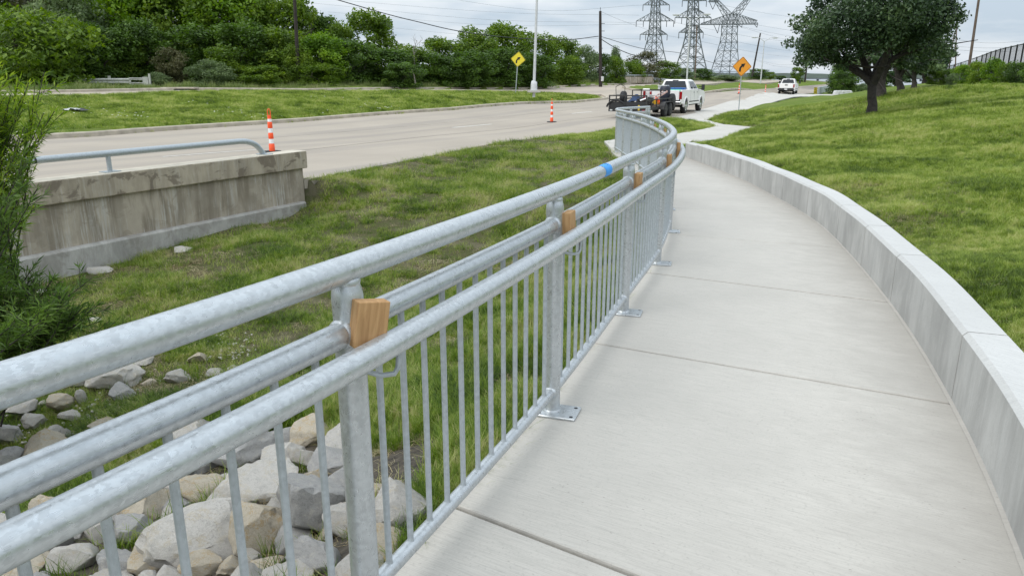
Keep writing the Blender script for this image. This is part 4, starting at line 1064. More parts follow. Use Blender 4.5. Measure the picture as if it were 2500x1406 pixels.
def d_straw(x, y):
    n = vnoise(x, y, 1.1, 51) * .55 + vnoise(x, y, .3, 52) * .45; return np.clip((n - .46) * 6, 0.05, 1) * np.where(inside(RIPRAP, x, y), .05, 1)
grass_set('swale_straw', tuft_s, 42000, 2.2, 26, -50, 15, 'L', 'dry straw-coloured thatch in patches through the swale grass', 1.0, 1.3, d_straw)
grass_set('lawn_straw', tuft_s, 55000, 3, 45, 4, 40, 'R', 'dry straw-coloured patches in the lawn on the slope', 1.1, 1.2, lambda x, y: np.clip((vnoise(x, y, 1.8, 61) * .5 + vnoise(x, y, .35, 62) * .5 - .52) * 6, .05, 1))
def d_med(x, y): return inside(med_near + [D(1482, 237.5, 65)] + med_far, x, y).astype(float)
grass_set('median_grass', tuft_a, 110000, 18, 75, -42, 12, 'R', 'mown grass on the median between the two roads', 1.0, .6, d_med)
# tall verge grass before the wood
VX, VY = [], []
fk = spline(far_kerb, 6)
for p, q in zip(fk, fk[1:]):
    L__ = math.dist(p[:2], q[:2]); dn = Vector((-(q[1] - p[1]), q[0] - p[0])).normalized()
    k = int(L__ * 26); t = gr.rand(k); o_ = .3 + gr.rand(k) ** 1.1 * 6.5
    VX.append(p[0] + (q[0] - p[0]) * t + dn.x * o_); VY.append(p[1] + (q[1] - p[1]) * t + dn.y * o_)
VX = np.concatenate(VX); VY = np.concatenate(VY); m = ok_mask(VX, VY); VX, VY = VX[m], VY[m]
scatter('verge_grass', np.c_[VX, VY, ZT(VX, VY)], gr.uniform(0, 6.28, VX.size), gr.uniform(.5, 1.5, VX.size) * (.6 + .9 * vnoise(VX, VY, 3, 4)), tuft_c, 'taller unmown grass along the far kerb in front of the wood')
# little white flowers in the median
fx, fy, _ = sample(2600, 20, 60, 1.0, -40, 8); m = ok_mask(fx, fy) & (d_med(fx, fy) > 0) & (vnoise(fx, fy, 3, 77) > .55); fx, fy = fx[m], fy[m]
mbf = MB(); mbf.add([(.035 * math.cos(k), .035 * math.sin(k), .09 + .01 * (k % 2)) for k in np.arange(0, 6.28, 1.05)], [tuple(range(6))])
fl_p = bpy.data.objects.new('flower', mbf.mesh('flower', plain('flower_white', (.75, .74, .66), .8)))
scatter('wildflowers', np.c_[fx, fy, ZT(fx, fy)], gr.uniform(0, 6, fx.size), gr.uniform(.6, 1.3, fx.size), fl_p, 'small white flowers dotted over the grass median')

# ================================================================== POLES, LAMPS, SIGNS
def pole_between(name, pb, pt, Y, r0, r1, mat, label, cat, n=10, group=None, sink=.4, Yt=None):
    a = Vector(D(pb[0], pb[1], Y)); b = Vector(D(pt[0], pt[1], Yt or Y)); dr = (b - a).normalized(); a0 = a - dr * sink
    e = empty(name, tuple(a), 0, label, cat, group)
    o = MB().tube([a0 - a, (b - a) * .5, b - a], [r0, (r0 + r1) / 2, r1], n).build('pole', mat, e)
    return e, a, b
# tall galvanised lamp post in the median
e, a, b = pole_between('street_lamp', (1303.5, 223), (1313.0, -70), 52, .10, .07, m_light, 'tall grey steel lamp post standing on the median beside the yellow curve sign', 'lamp post', 14, 'street lamps')
MB().tube([(0, 0, -.1), (0, 0, .35), (.01, 0, .62), (.02, 0, .66)], [.25, .22, .20, .14], 14).build('pedestal', m_light, e)
MB().box((0, 0, -.02), (.75, .75, .12), .2).build('footing', m_side, e)
tp = b - a
for sg in (-1, 1):
    MB().tube([tp + Vector((0, 0, -.2)), tp + Vector((sg * .9, 0, .35)), tp + Vector((sg * 2.2, 0, .55))], .04, 8).build('mast_arm', m_light, e)
    l_ = MB().box(tuple(tp + Vector((sg * 2.6, 0, .56))), (.75, .28, .14)).build('lamp_head', m_light, e, bevel=.04)
def far_lamp(pb, pt, Y, l1, l2, label, r=.10):
    e, a, b = pole_between('street_lamp', pb, pt, Y, r, r * .6, m_light, label, 'lamp post', 10, 'street lamps')
    for q in (l1, l2):
        t = Vector(D(q[0], q[1], Y)) - a; s_ = Vector(D(q[2], q[3], Y)) - a
        MB().tube([s_, s_.lerp(t, .5) + Vector((0, 0, .25)), t], .045, 6).build('mast_arm', m_light, e)
        hd_ = MB().box(tuple(t), (.85, .3, .16)).build('lamp_head', m_light, e, bevel=.04); MB().box((t.x, t.y, t.z - .10), (.5, .2, .05)).build('lens', m_glasslens, hd_)
far_lamp((1677, 196), (1684.5, 46), 95, (1651, 37, 1684, 47), (1726, 35.5, 1700, 48), 'two-armed lamp post in front of the middle transmission tower', .11)
far_lamp((1857, 200), (1866, 101), 118, (1842, 92, 1866, 102), (1893, 93, 1866, 102), 'two-armed lamp post right of the orange curve sign', .10)

# utility poles
e, a, b = pole_between('utility_pole', (1466, 205), (1465.5, 28), 80, .19, .13, m_pole, 'dark upright wooden utility pole with a white box near its foot', 'utility pole', group='utility poles')
for hz in (.0, -.9, -3.0): MB().box((0, -.02, (b - a).z - 1.2 + hz * .8), (.5 if hz > -1 else .25, .06, .05)).build('bracket', m_insul, e)
MB().rod((b - a) , (b - a) + Vector((0, 0, .35)), .03, 6).build('top_pin', m_insul, e)
bx = Vector(D(1470.5, 193, 79.8)) - a; MB().box(tuple(bx), (.26, .2, .48)).build('meter_box', m_bag, e, bevel=.02)
e2, a2, b2 = pole_between('utility_pole', (729, 190), (716, -60), 58, .15, .11, m_pole, 'black wooden utility pole rising out of the dense wood at the upper left', 'utility pole', group='utility poles')
pole_between('utility_pole', (1837.5, 180), (1856.5, 82), 128, .15, .11, m_pole, 'leaning dark pole between the orange sign and the lamp post', 'utility pole', group='utility poles')
pole_between('utility_pole', (1965, 199), (1975.5, 120), 132, .14, .10, m_pole, 'leaning dark pole behind the white pickup farther down the road', 'utility pole', group='utility poles')
pole_between('utility_pole', (2366.5, 158), (2394, -30), 47, .085, .065, m_pole_br, 'slim brown pole standing by the hedges at the upper right', 'utility pole', group='utility poles')
e3, _, b3 = pole_between('utility_pole', (2317, 166), (2330, 80), 75, .07, .05, m_pole_br, 'thin pole seen between the oak and the slim brown pole', 'utility pole', group='utility poles')
pole_between('utility_pole', (2312, 166), (2317, 128), 78, .05, .04, m_pole_br, 'short thin pole close beside the taller thin pole behind the oak', 'utility pole', group='utility poles')
pole_between('utility_pole', (1696.5, 196), (1701.5, 62), 122, .13, .09, m_pole_br, 'brown pole in front of the right leg of the middle transmission tower', 'utility pole', group='utility poles')
t_ = Vector(D(2346, 38, 47)); 
el = empty('floodlight', tuple(D(2334, 160, 62)), 0, 'dark floodlight on a thin mast poking out behind the oak crown', 'floodlight')
o0 = Vector(D(2334, 160, 62)); tt = Vector(D(2336, 38, 62)) - o0
MB().rod((0, 0, -.3), tt, .05, 8).build('mast', m_pole_br, el); MB().box(tuple(Vector(D(2346, 38, 62)) - o0), (.5, .3, .2)).build('lamp_head', m_dark, el)

# curve warning signs
def curve_arrow():
    s = []                                          # stem bending to the right, unit plate of half diagonal 1
    cx, cy, r, w = .27, -.36, .46, .095
    outer = []; inner = []
    outer.append((-.19 - w, -.52)); inner.append((-.19 + w, -.52))
    for k in range(7):
        t = math.pi - k * R(52) / 6
        outer.append((cx + (r + w) * math.cos(t), cy + (r + w) * math.sin(t) + .06)); inner.append((cx + (r - w) * math.cos(t), cy + (r - w) * math.sin(t) + .06))
    a = Vector(outer[-1]); b = Vector(inner[-1]); c = (a + b) / 2; d = (a - b).normalized(); f = Vector((d.y, -d.x))
    head = [a + d * .13, c + f * .40, b - d * .13]
    return outer, inner, [tuple(h) for h in head]
def road_sign(pb, pc, Y, half_px, mat, label, post_r, lean_post_top, tilt):
    base = Vector(D(pb[0], pb[1], Y)); ctr = Vector(D(pc[0], pc[1], Y)); e = empty('curve_sign', tuple(base), 0, label, 'road sign', 'curve warning signs')
    h = (Vector(D(pc[0] + half_px, pc[1], Y)) - ctr).length
    top = ctr - base
    MB().tube([(0, 0, -.3), top + Vector((0, .04, h * .5))], post_r, 8).build('post', m_galv_dull, e)
    M = Matrix.Translation(top) @ Matrix.Rotation(R(tilt), 4, 'Y')
    def flat(poly, y0, y1, mb):
        mb.prism([(p[0] * h, p[1] * h) for p in poly], y0, y1, M)
    k = .93; dia = lambda q: [(0, -q), (q, 0), (0, q), (-q, 0)]
    def rdia(q, c=.10):
        o = []
        for (ax, az), (bx_, bz) in (((0, -1), (1, 0)), ((1, 0), (0, 1)), ((0, 1), (-1, 0)), ((-1, 0), (0, -1))):
            o += [(q * (ax + (bx_ - ax) * c), q * (az + (bz - az) * c)), (q * (ax + (bx_ - ax) * (1 - c)), q * (az + (bz - az) * (1 - c)))]
        return o
    mb = MB(); flat(rdia(1.0, .06), -.002, .004, mb); mb.build('plate', mat, e)
    mb = MB(); o_, i_ = rdia(.965, .06), rdia(.925, .06); n = len(o_)
    vs = [M @ Vector((p[0] * h, -.005, p[1] * h)) for p in o_ + i_]; mb.add(vs, [(j, (j + 1) % n, (j + 1) % n + n, j + n) for j in range(n)]); mb.build('border', m_black, e)
    ou, inn, hd_ = curve_arrow(); mb = MB(); n = len(ou)
    vs = [M @ Vector((p[0] * h, -.006, p[1] * h)) for p in ou + inn]; mb.add(vs, [(j, j + 1, j + 1 + n, j + n) for j in range(n - 1)])
    mb.add([M @ Vector((p[0] * h, -.0065, p[1] * h)) for p in hd_], [(0, 1, 2)]); mb.build('arrow', m_black, e)
    return e
road_sign((1803, 276), (1812, 163), 49.0, 23.8, m_sign_o, 'orange diamond sign with a black right curve arrow beside the sidewalk', .03, None, 2)
road_sign((1258, 230), (1265, 145.5), 57, 18.5, m_sign_y, 'yellow diamond sign with a black right curve arrow on the grass median', .035, None, 6)
# hazard marker
hz_ = empty('hazard_marker', D(1991, 229, 103), 0, 'yellow and black diagonally striped hazard marker at the end of the grey parapet', 'hazard marker')
b0 = Vector(D(1991, 229, 103)); c0 = Vector(D(1991, 221.8, 103)) - b0
MB().rod((0, .03, -.3), c0 + Vector((0, .03, .2)), .03, 6).build('post', m_galv_dull, hz_)
hwid, hhei = .22, .42
MB().box(tuple(c0), (hwid * 2, .012, hhei * 2)).build('plate', m_sign_y, hz_)
mb = MB()
for k in range(-3, 4):
    z0 = k * .24
    poly = []
    for x_, z_ in ((-hwid, z0 - .22), (hwid, z0 + .22), (hwid, z0 + .34), (-hwid, z0 - .10)): poly.append((x_, max(-hhei, min(hhei, z_))))
    if poly[0][1] == poly[3][1] and poly[1][1] == poly[2][1]: continue
    mb.add([c0 + Vector((p[0], -.009, p[1])) for p in poly], [(0, 1, 2, 3)])
mb.build('stripes', m_black, hz_)

# delineator tubes
def delineator():
    e = empty('delineator')
    MB().tube([(0, 0, 0), (0, 0, .035)], [.24, .22], 8, smooth=False).build('base', m_rubber, e)
    segs = [(.035, .075), (.20, .072), (.215, .060), (.34, .058), (.355, .066), (.47, .063), (.485, .056), (.60, .054), (.615, .062), (.74, .058), (.755, .050), (.92, .045)]
    MB().tube([(0, 0, z) for z, r in segs], [r for z, r in segs], 16).build('tube', m_orange, e)
    for z0, z1, r in ((.222, .335, .0605), (.49, .598, .0562), (.76, .83, .0505)): MB().tube([(0, 0, z0), (0, 0, z1)], [r, r * .985], 16, cap=False).build('reflective_band', m_refl, e)
    # handle loop
    MB().tube([(-.032, 0, .91), (-.034, 0, 1.0), (-.024, 0, 1.06), (0, 0, 1.075), (.024, 0, 1.06), (.034, 0, 1.0), (.032, 0, .91)], .011, 8).build('handle', m_orange, e)
    return e
dproto = delineator(); dl = [((665, 374), -.35, 'orange and white delineator tube standing behind the end of the headwall'), ((1347, 292), -.40, 'orange and white delineator tube on a black base alone in the near road'),
      ((1803, 237.6), -.50, 'orange delineator half hidden by the post of the orange curve sign'), ((1868, 229.5), -.52, 'orange delineator between the orange curve sign and the white pickup ahead'),
      ((1976, 218.6), -.5, 'small far delineator just right of the white pickup ahead'), ((2009, 215.6), -.5, 'farthest delineator above the grey parapet')]
for i, (pp, z, lab) in enumerate(dl):
    o = dproto if i == 0 else copy_tree(dproto)
    q = P(pp[0], pp[1], z); o.location = (q[0], q[1], zr1(q[0], q[1]) if i < 4 else z); o.rotation_euler = (0, 0, .5 + i)
    if i == 1: o.scale = (1, 1, 1)
    tag(o, lab, 'delineator', 'orange delineators along the lane')

# ================================================================== TRANSMISSION TOWERS
def tower(name_label, Y, levels, arms, r_leg, r_br, extra=None, rot=.35):
    """levels: (py, centre px, half width px) from the ground up; arms: (py, left px, right px, brace py)"""
    base = Vector(D(levels[0][1], levels[0][0], Y)); e = empty('transmission_tower', tuple(base), 0, name_label, 'transmission tower', 'steel lattice transmission towers')
    def lv(py, cx, hw): c = Vector(D(cx, py, Y)) - base; w = hw * Y * _c / F_PX / math.cos(rot) / 1.0; return c, w
    cs, sn = math.cos(rot), math.sin(rot)
    def corners(py, cx, hw):
        c, w = lv(py, cx, hw); w *= .78
        return [c + Vector((a * w * cs - b * w * sn, a * w * sn + b * w * cs, 0)) for a, b in ((-1, -1), (1, -1), (1, 1), (-1, 1))]
    legs, br = MB(), MB(); R_ = [corners(*l) for l in levels]
    for i in range(len(R_) - 1):
        for k in range(4): legs.rod(R_[i][k], R_[i + 1][k], r_leg, 4)
        for k in range(4):
            a, b, c, d = R_[i][k], R_[i][(k + 1) % 4], R_[i + 1][k], R_[i + 1][(k + 1) % 4]
            br.rod(a, d, r_br, 3); br.rod(b, c, r_br, 3); br.rod(c, d, r_br, 3)
            if i < 2:
                m1, m2 = (a + c) / 2, (b + d) / 2; x_ = (a + b + c + d) / 4; br.rod(m1, x_, r_br * .8, 3); br.rod(m2, x_, r_br * .8, 3)
    legs.build('leg_frame', m_lattice, e); br.build('bracing', m_lattice, e)
    for (py, l, r, bpy_) in arms:
        for px_ in (l, r):
            # the body centre at this height
            i = min(range(len(levels)), key=lambda j: abs(levels[j][0] - py)); cx = levels[i][1]; c, w = lv(py, cx, levels[i][2]); cb, _ = lv(bpy_, cx, levels[i][2])
            tip = Vector(D(px_, py, Y)) - base; mb = MB(); sg = -1 if px_ < cx else 1
            for dy in (-1, 1):
                a = c + Vector((sg * w * .55, dy * w * .6, 0)); b = cb + Vector((sg * w * .5, dy * w * .6, 0))
                mb.rod(a, tip, r_br * 1.2, 4); mb.rod(b, tip, r_br * 1.1, 4)
                k = 4
                for j in range(1, k):
                    p1 = a.lerp(tip, j / k); p2 = b.lerp(tip, (j) / k); p0 = b.lerp(tip, (j - 1) / k); mb.rod(p1, p2, r_br * .7, 3); mb.rod(p1, p0, r_br * .7, 3)
            arm = mb.build('cross_arm', m_lattice, e)
            for f in ((1.0, .62) if abs(px_ - cx) > 35 else (1.0,)):
                h_ = c.lerp(tip, f); MB().rod(h_, h_ + Vector((0, 0, -1.9)), .11, 5).build('insulator', m_insul, arm)
    if extra: extra(e, base, Y, r_leg, r_br)
    return e
tower('leftmost lattice tower with three tiers of arms', 262,
      [(196, 1594, 39), (160, 1594.5, 29), (128, 1596, 21), (104, 1597.5, 16), (86, 1598.5, 13), (68, 1599, 12), (52, 1599.5, 11), (33, 1600, 10), (14, 1600.5, 8.5), (-8, 1601, 7), (-36, 1601.5, 3)],
      [(85, 1563, 1629, 70), (52, 1553.5, 1645, 30), (13, 1570, 1634.5, -4)], .17, .085)
tower('middle lattice tower, darker and denser with uneven arms', 256,
      [(196, 1685.5, 40), (168, 1686.5, 32), (140, 1688, 25), (114, 1689.5, 19), (92, 1690.5, 15), (80, 1691, 14), (62, 1691.5, 13), (44, 1692, 12), (22, 1692.5, 11), (2, 1693, 10), (-20, 1693.5, 8), (-44, 1694, 3)],
      [(80, 1657.5, 1717, 62), (44, 1648, 1736, 22), (2.5, 1666, 1725, -18)], .20, .10)
def cathead(e, base, Y, rl, rb):
    q = lambda px, py, dy=0: Vector(D(px, py, Y)) - base + Vector((0, dy, 0))
    def truss(a0, a1, b0, b1, n, dy0, dy1, nm):
        mb = MB()
        for s_ in (-1, 1):
            A0, A1, B0, B1 = q(*a0, s_ * dy0), q(*a1, s_ * dy1), q(*b0, s_ * dy0), q(*b1, s_ * dy1)
            mb.rod(A0, A1, rl * .7, 4); mb.rod(B0, B1, rl * .7, 4)
            for j in range(n):
                p, r_ = A0.lerp(A1, j / n), B0.lerp(B1, (j + 1) / n); p2, r2 = B0.lerp(B1, j / n), A0.lerp(A1, (j + 1) / n)
                mb.rod(p, r_, rb, 3); mb.rod(p2, r2, rb, 3); mb.rod(p, p2, rb * .8, 3)
        mb.build(nm, m_lattice, e)
    truss((1785, 37), (1752, 2), (1776, 50), (1738, -12), 5, 2.0, 1.2, 'mast')
    truss((1785, 37), (1824, -6), (1795, 50), (1840, -14), 5, 2.0, 1.2, 'mast')
    truss((1787, 33), (1712, 58), (1787, 60), (1709, 61), 9, 2.0, .5, 'cross_arm')
    truss((1787, 33), (1848, 51), (1787, 60), (1850, 60), 8, 2.0, .5, 'cross_arm')
    truss((1752, -2), (1731, 1), (1752, 6), (1730, 4), 3, 1.0, .4, 'cross_arm')
    for a_, b_ in (((1731, 3), (1740, 24)), ((1749, 4), (1740, 24)), ((1742, 60), (1752, 82)), ((1757, 60), (1752, 82)), ((1802, 60), (1811, 68)), ((1812, 58), (1811, 68)), ((1840, 58), (1848, 68)), ((1850, 56), (1848, 68))):
        MB().rod(q(*a_), q(*b_), .10, 4).build('insulator', m_insul, e)
tower('rightmost lattice tower with a wide arched arm and two forked masts', 270,
      [(196, 1768, 34), (176, 1770, 31), (150, 1773, 26.5), (125, 1776, 22), (104, 1779, 19), (84, 1780.5, 17), (66, 1781.5, 17.5), (50, 1783, 17)], [], .15, .075, cathead, rot=.2)
def wire(pts, r, mat, label, sag=0.0, group='overhead wires'):
    p3 = [Vector(D(px, py, Y)) for px, py, Y in pts]
    s = spline([tuple(p) for p in p3], 8); o = MB().tube(s, r, 4, cap=False).build('overhead_wire', mat, None)
    tag(o, label, 'wire', group); return o
wire([(700, -34, 57), (822, 0, 60), (942, 34.5, 64), (1020, 54, 67), (1119, 76.5, 70), (1240, 92, 73), (1374, 98.4, 77), (1461, 89.4, 80)], .035, m_wire, 'thick black cable sagging from the upper left to the utility pole with the white box')
wire([(1467, 90, 80), (1570, 119.5, 96), (1664, 131, 110), (1745, 155, 122), (1838, 172, 128)], .03, m_wire, 'black cable running right from the utility pole, upper of two')
wire([(1467, 96, 80), (1500, 116, 84), (1542, 134, 90), (1600, 150, 100)], .045, m_wire, 'thick black cable running steeply down right from the utility pole')
wire([(1467, 29, 80), (1510, 48, 90), (1560, 66, 105), (1620, 88, 125)], .012, m_wire_al, 'hair thin wire leaving the top of the utility pole')
thin = [([(930, -30, 300), (1300, 25, 290), (1571, 13, 262)], 'thin line to the upper left arm of the leftmost tower'), ([(700, -10, 320), (1200, 30, 300), (1560, 38, 262)], 'thin line passing above the middle arm of the leftmost tower'),
        ([(760, 8, 320), (1180, 48, 300), (1554, 56, 262)], 'thin line to the middle left arm of the leftmost tower'), ([(800, 30, 320), (1200, 62, 300), (1571, 60, 262)], 'thin line below the middle left arm of the leftmost tower'),
        ([(950, 68, 320), (1200, 90, 300), (1563, 96, 262)], 'thin line to the lowest left arm of the leftmost tower'), ([(1629, 88, 262), (1700, 100, 256), (1850, 130, 330), (1930, 140, 400)], 'thin line right of the lowest tower arm'),
        ([(1645, 55, 262), (1720, 70, 270), (1870, 96, 330), (2000, 108, 400)], 'thin line falling right behind the middle tower'), ([(1717, 84, 256), (1800, 103, 280), (1926, 125, 330), (2010, 132, 400)], 'thin line from the lowest arm of the middle tower'),
        ([(1736, 47, 256), (1830, 70, 280), (1950, 92, 340), (2050, 100, 400)], 'thin line from the widest arm of the middle tower'), ([(1850, 62, 270), (1945, 77, 320), (2060, 88, 400)], 'thin line from the right tip of the arched arm'),
        ([(1811, 68, 270), (1932, 100, 330), (2050, 116, 400)], 'thin line from the hanger under the arched arm'), ([(1725, 5, 256), (1850, 30, 300), (2000, 52, 400)], 'thin line from the top arm of the middle tower'),
        ([(2326, 114, 75), (2420, 118, 80), (2520, 112, 80)], 'thin line right of the oak, uppermost of three'), ([(2328, 97, 75), (2420, 106, 80), (2520, 99, 80)], 'thin line right of the oak at the height of the thin pole top'), ([(2325, 122, 75), (2420, 127, 80), (2520, 124, 80)], 'thin line right of the oak, lowest of three'),
        ([(1838, 146, 128), (1900, 163, 130), (1972, 165, 132)], 'thin line between the two leaning poles, lower'), ([(1845, 146, 128), (1900, 158, 130), (1973, 158, 132)], 'thin line between the two leaning poles, upper')]
for pts, lab in thin: wire(pts, .030 if pts[0][2] > 200 else .010, m_wire_al, lab)

# ================================================================== GUARDRAIL, BARRIERS
gdr = empty('guardrail', (0, 0, 0), 0, 'white painted steel beam guardrail at the edge of the wood on the far left', 'guardrail')
gp = [Vector(D(px, py, 52)) for px, py in ((40, 201), (120, 200), (180, 199), (250, 198.7), (318, 198.5))]
def wbeam(pts, name, parent, hgt=.31, mat=m_refl):
    prof = [(-.0, -.5), (-.07, -.34), (-.07, -.20), (0, -.06), (0, .06), (-.07, .20), (-.07, .34), (0, .5)]; vs = []
    for p in pts:
        for o_, h in prof: vs.append((p.x, p.y + o_, p.z + h * hgt))
    k = len(prof); mb = MB(); mb.add(vs, [(i * k + j, (i + 1) * k + j, (i + 1) * k + j + 1, i * k + j + 1) for i in range(len(pts) - 1) for j in range(k - 1)]); return mb.build(name, mat, parent)
m_gpaint = plain('weathered_white_paint', (.46, .46, .43), .7, var=.15, scale=4)
wbeam(gp, 'beam', gdr, .36, m_gpaint)
for px in (60, 125, 190, 268): 
    q = Vector(D(px, 198.6, 52.12)); MB().box((q.x, q.y, q.z - .18), (.14, .12, 1.05)).build('post', m_gpaint, gdr)
a_, b_ = Vector(D(316, 198.5, 52)), Vector(D(350, 199, 52))
for dz in (.14, -.16): wbeam([a_ + Vector((0, -.02, dz)), b_ + Vector((0, -.02, dz))], 'end_beam', gdr, .16, m_gpaint)
q = Vector(D(319, 199, 52)); MB().box((q.x, q.y - .06, q.z), (.10, .06, .44)).build('bracket', m_gpaint, gdr)
q = Vector(D(356, 199, 52)); MB().box((q.x, q.y, q.z), (.38, .12, .56)).build('end_plate', m_gpaint, gdr)
q = Vector(D(366, 197.5, 52)); MB().box((q.x, q.y, q.z), (.10, .12, .90)).build('end_post', m_gpaint, gdr)
# far concrete parapet with a pipe on top
fp = empty('bridge_parapet', (0, 0, 0), 0, 'pale concrete parapet with a pipe rail, far behind the trailer at the tree line', 'parapet')
A_, B_ = Vector(D(1523, 194, 93)), Vector(D(1594, 193.5, 100)); u_ = (B_ - A_).normalized(); Mx = math.atan2(u_.y, u_.x); mid = (A_ + B_) / 2
MB().box((mid.x, mid.y, mid.z - .1), ((B_ - A_).length, .3, .75), Mx).build('wall', m_hface, fp, bevel=.02)
MB().rod(A_ + Vector((0, 0, .46)), B_ + Vector((0, 0, .46)), .06, 8).build('pipe', m_galv_dull, fp)
for t in (.02, .35, .68, .98): p = A_.lerp(B_, t); MB().rod(p + Vector((0, 0, .2)), p + Vector((0, 0, .46)), .05, 6).build('post', m_galv_dull, fp)
fg = empty('guardrail', (0, 0, 0), 0, 'grey beam guardrail running right from the far concrete parapet', 'guardrail')
gp2 = [Vector(D(1595, 193, 100)), Vector(D(1610, 194.5, 103)), Vector(D(1640, 197.5, 110))]; wbeam(gp2, 'beam', fg, .34, m_galv_dull)
for p in gp2: MB().box((p.x, p.y + .1, p.z - .25), (.15, .12, .8)).build('post', m_galv_dull, fg)
rp_ = empty('bridge_parapet', (0, 0, 0), 0, 'low grey parapet along the near road beyond the hazard marker', 'parapet')
A_, B_ = Vector(P(1998, 228, -.55)), Vector(P(2032, 219.5, -.55)); u_ = (B_ - A_).normalized(); mid = (A_ + B_) / 2
MB().box((mid.x, mid.y, mid.z + .34), ((B_ - A_).length, .3, .95), math.atan2(u_.y, u_.x)).build('wall', m_galv_dull, rp_, bevel=.02)
MB().box((B_.x, B_.y, B_.z + .6), (.45, .45, 1.5), .3).build('end_post', m_side, rp_)

# storm drains in the far kerb
def drain(px, py, Y, w, label):
    c = Vector(D(px, py, Y)); e = empty('storm_drain', tuple(c), 0, label, 'storm drain', 'storm drain inlets')
    k = (Vector(D(px + 1, py, Y)) - c).length; W_ = w * k
    MB().box((0, .15, .05), (W_ + .6, .9, .10)).build('top_slab', m_kerb, e, bevel=.02)
    MB().box((0, -.30, -.09), (W_, .10, .16)).build('opening', m_black, e)
drain(437, 217.5, 49.0, 58, 'storm drain inlet with a dark slot in the far kerb at the left')
drain(1450, 210.8, 82, 18, 'storm drain inlet at the kerb beside the utility pole')
# crumpled sheet on the median
mb = MB(); rr = random.Random(4); c = D(181, 283, 30.5); nx_, ny_ = 13, 6; vs = []
for j in range(ny_):
    for i in range(nx_): vs.append((c[0] - .5 + i / 12 * 1.0 + rr.uniform(-.03, .03), c[1] - .3 + j * .12, zt1(c[0], c[1]) + .03 + .11 * rr.random() * math.sin(math.pi * i / 12)))
mb.add(vs, [(j * nx_ + i, j * nx_ + i + 1, (j + 1) * nx_ + i + 1, (j + 1) * nx_ + i) for j in range(ny_ - 1) for i in range(nx_ - 1)])
for k_, f in enumerate(mb.f): mb.m[k_] = 1 if (f[0] % nx_) > 7 else 0
o = mb.build('plastic_sheet', [m_lgrey, m_black]); tag(o, 'crumpled grey and black plastic sheet lying on the grass median', 'plastic sheet')

# sacks stacked on the sidewalk
sk = random.Random(8); k = 0
for row, (x0, x1, py) in enumerate(((2035, 2078, 229.3), (2036, 2079, 226.2), (2039, 2076, 223.4))):
    n = 4
    for i in range(n):
        px = x0 + (x1 - x0) * (i + .5) / n; c = Vector(D(px, py, 95)); 
        mb = MB(); mb.box((0, 0, 0), (.56, .75, .17)); o = mb.build('sack', m_bag, None, bevel=.06); o.location = c; o.rotation_euler = (0, 0, sk.uniform(-.15, .15))
        nm = ['bottom', 'middle', 'top'][row]; tag(o, 'white sack in the %s row of the sidewalk stack, %s' % (nm, ['at the left end', 'left of centre', 'right of centre', 'at the right end'][i]), 'sack', 'white sacks stacked on the sidewalk')

# ================================================================== VEHICLES
def wheel(e, x, y, r, w, name='wheel', side=1, rim=m_chrome):
    o = bpy.data.objects.new(name, None); link(o, e); o.location = (x, y, r)
    prof = [(-w / 2, r * .62), (-w / 2, r * .93), (-w / 2 + .03, r), (w / 2 - .03, r), (w / 2, r * .93), (w / 2, r * .62)]
    MB().tube([(p[0], 0, 0) for p in prof], [p[1] for p in prof], 28).build('tyre', m_rubber, o)
    s_ = side
    mb = MB(); mb.tube([(s_ * (w / 2 - .07), 0, 0), (s_ * (w / 2 - .01), 0, 0), (s_ * (w / 2 + .006), 0, 0)], [r * .62, r * .60, r * .60], 24)
    mb.tube([(s_ * (w / 2), 0, 0), (s_ * (w / 2 + .03), 0, 0)], [r * .2, r * .17], 12)
    mb.build('rim', rim, o)
    mb = MB()
    for k in range(8): a = k * math.pi / 4; mb.add([(s_ * (w / 2 + .008), r * .40 * math.cos(a) + .045 * math.cos(t), r * .40 * math.sin(a) + .045 * math.sin(t)) for t in np.arange(0, 6.28, .9)], [tuple(range(7))])
    mb.build('rim_hole', m_black, o)
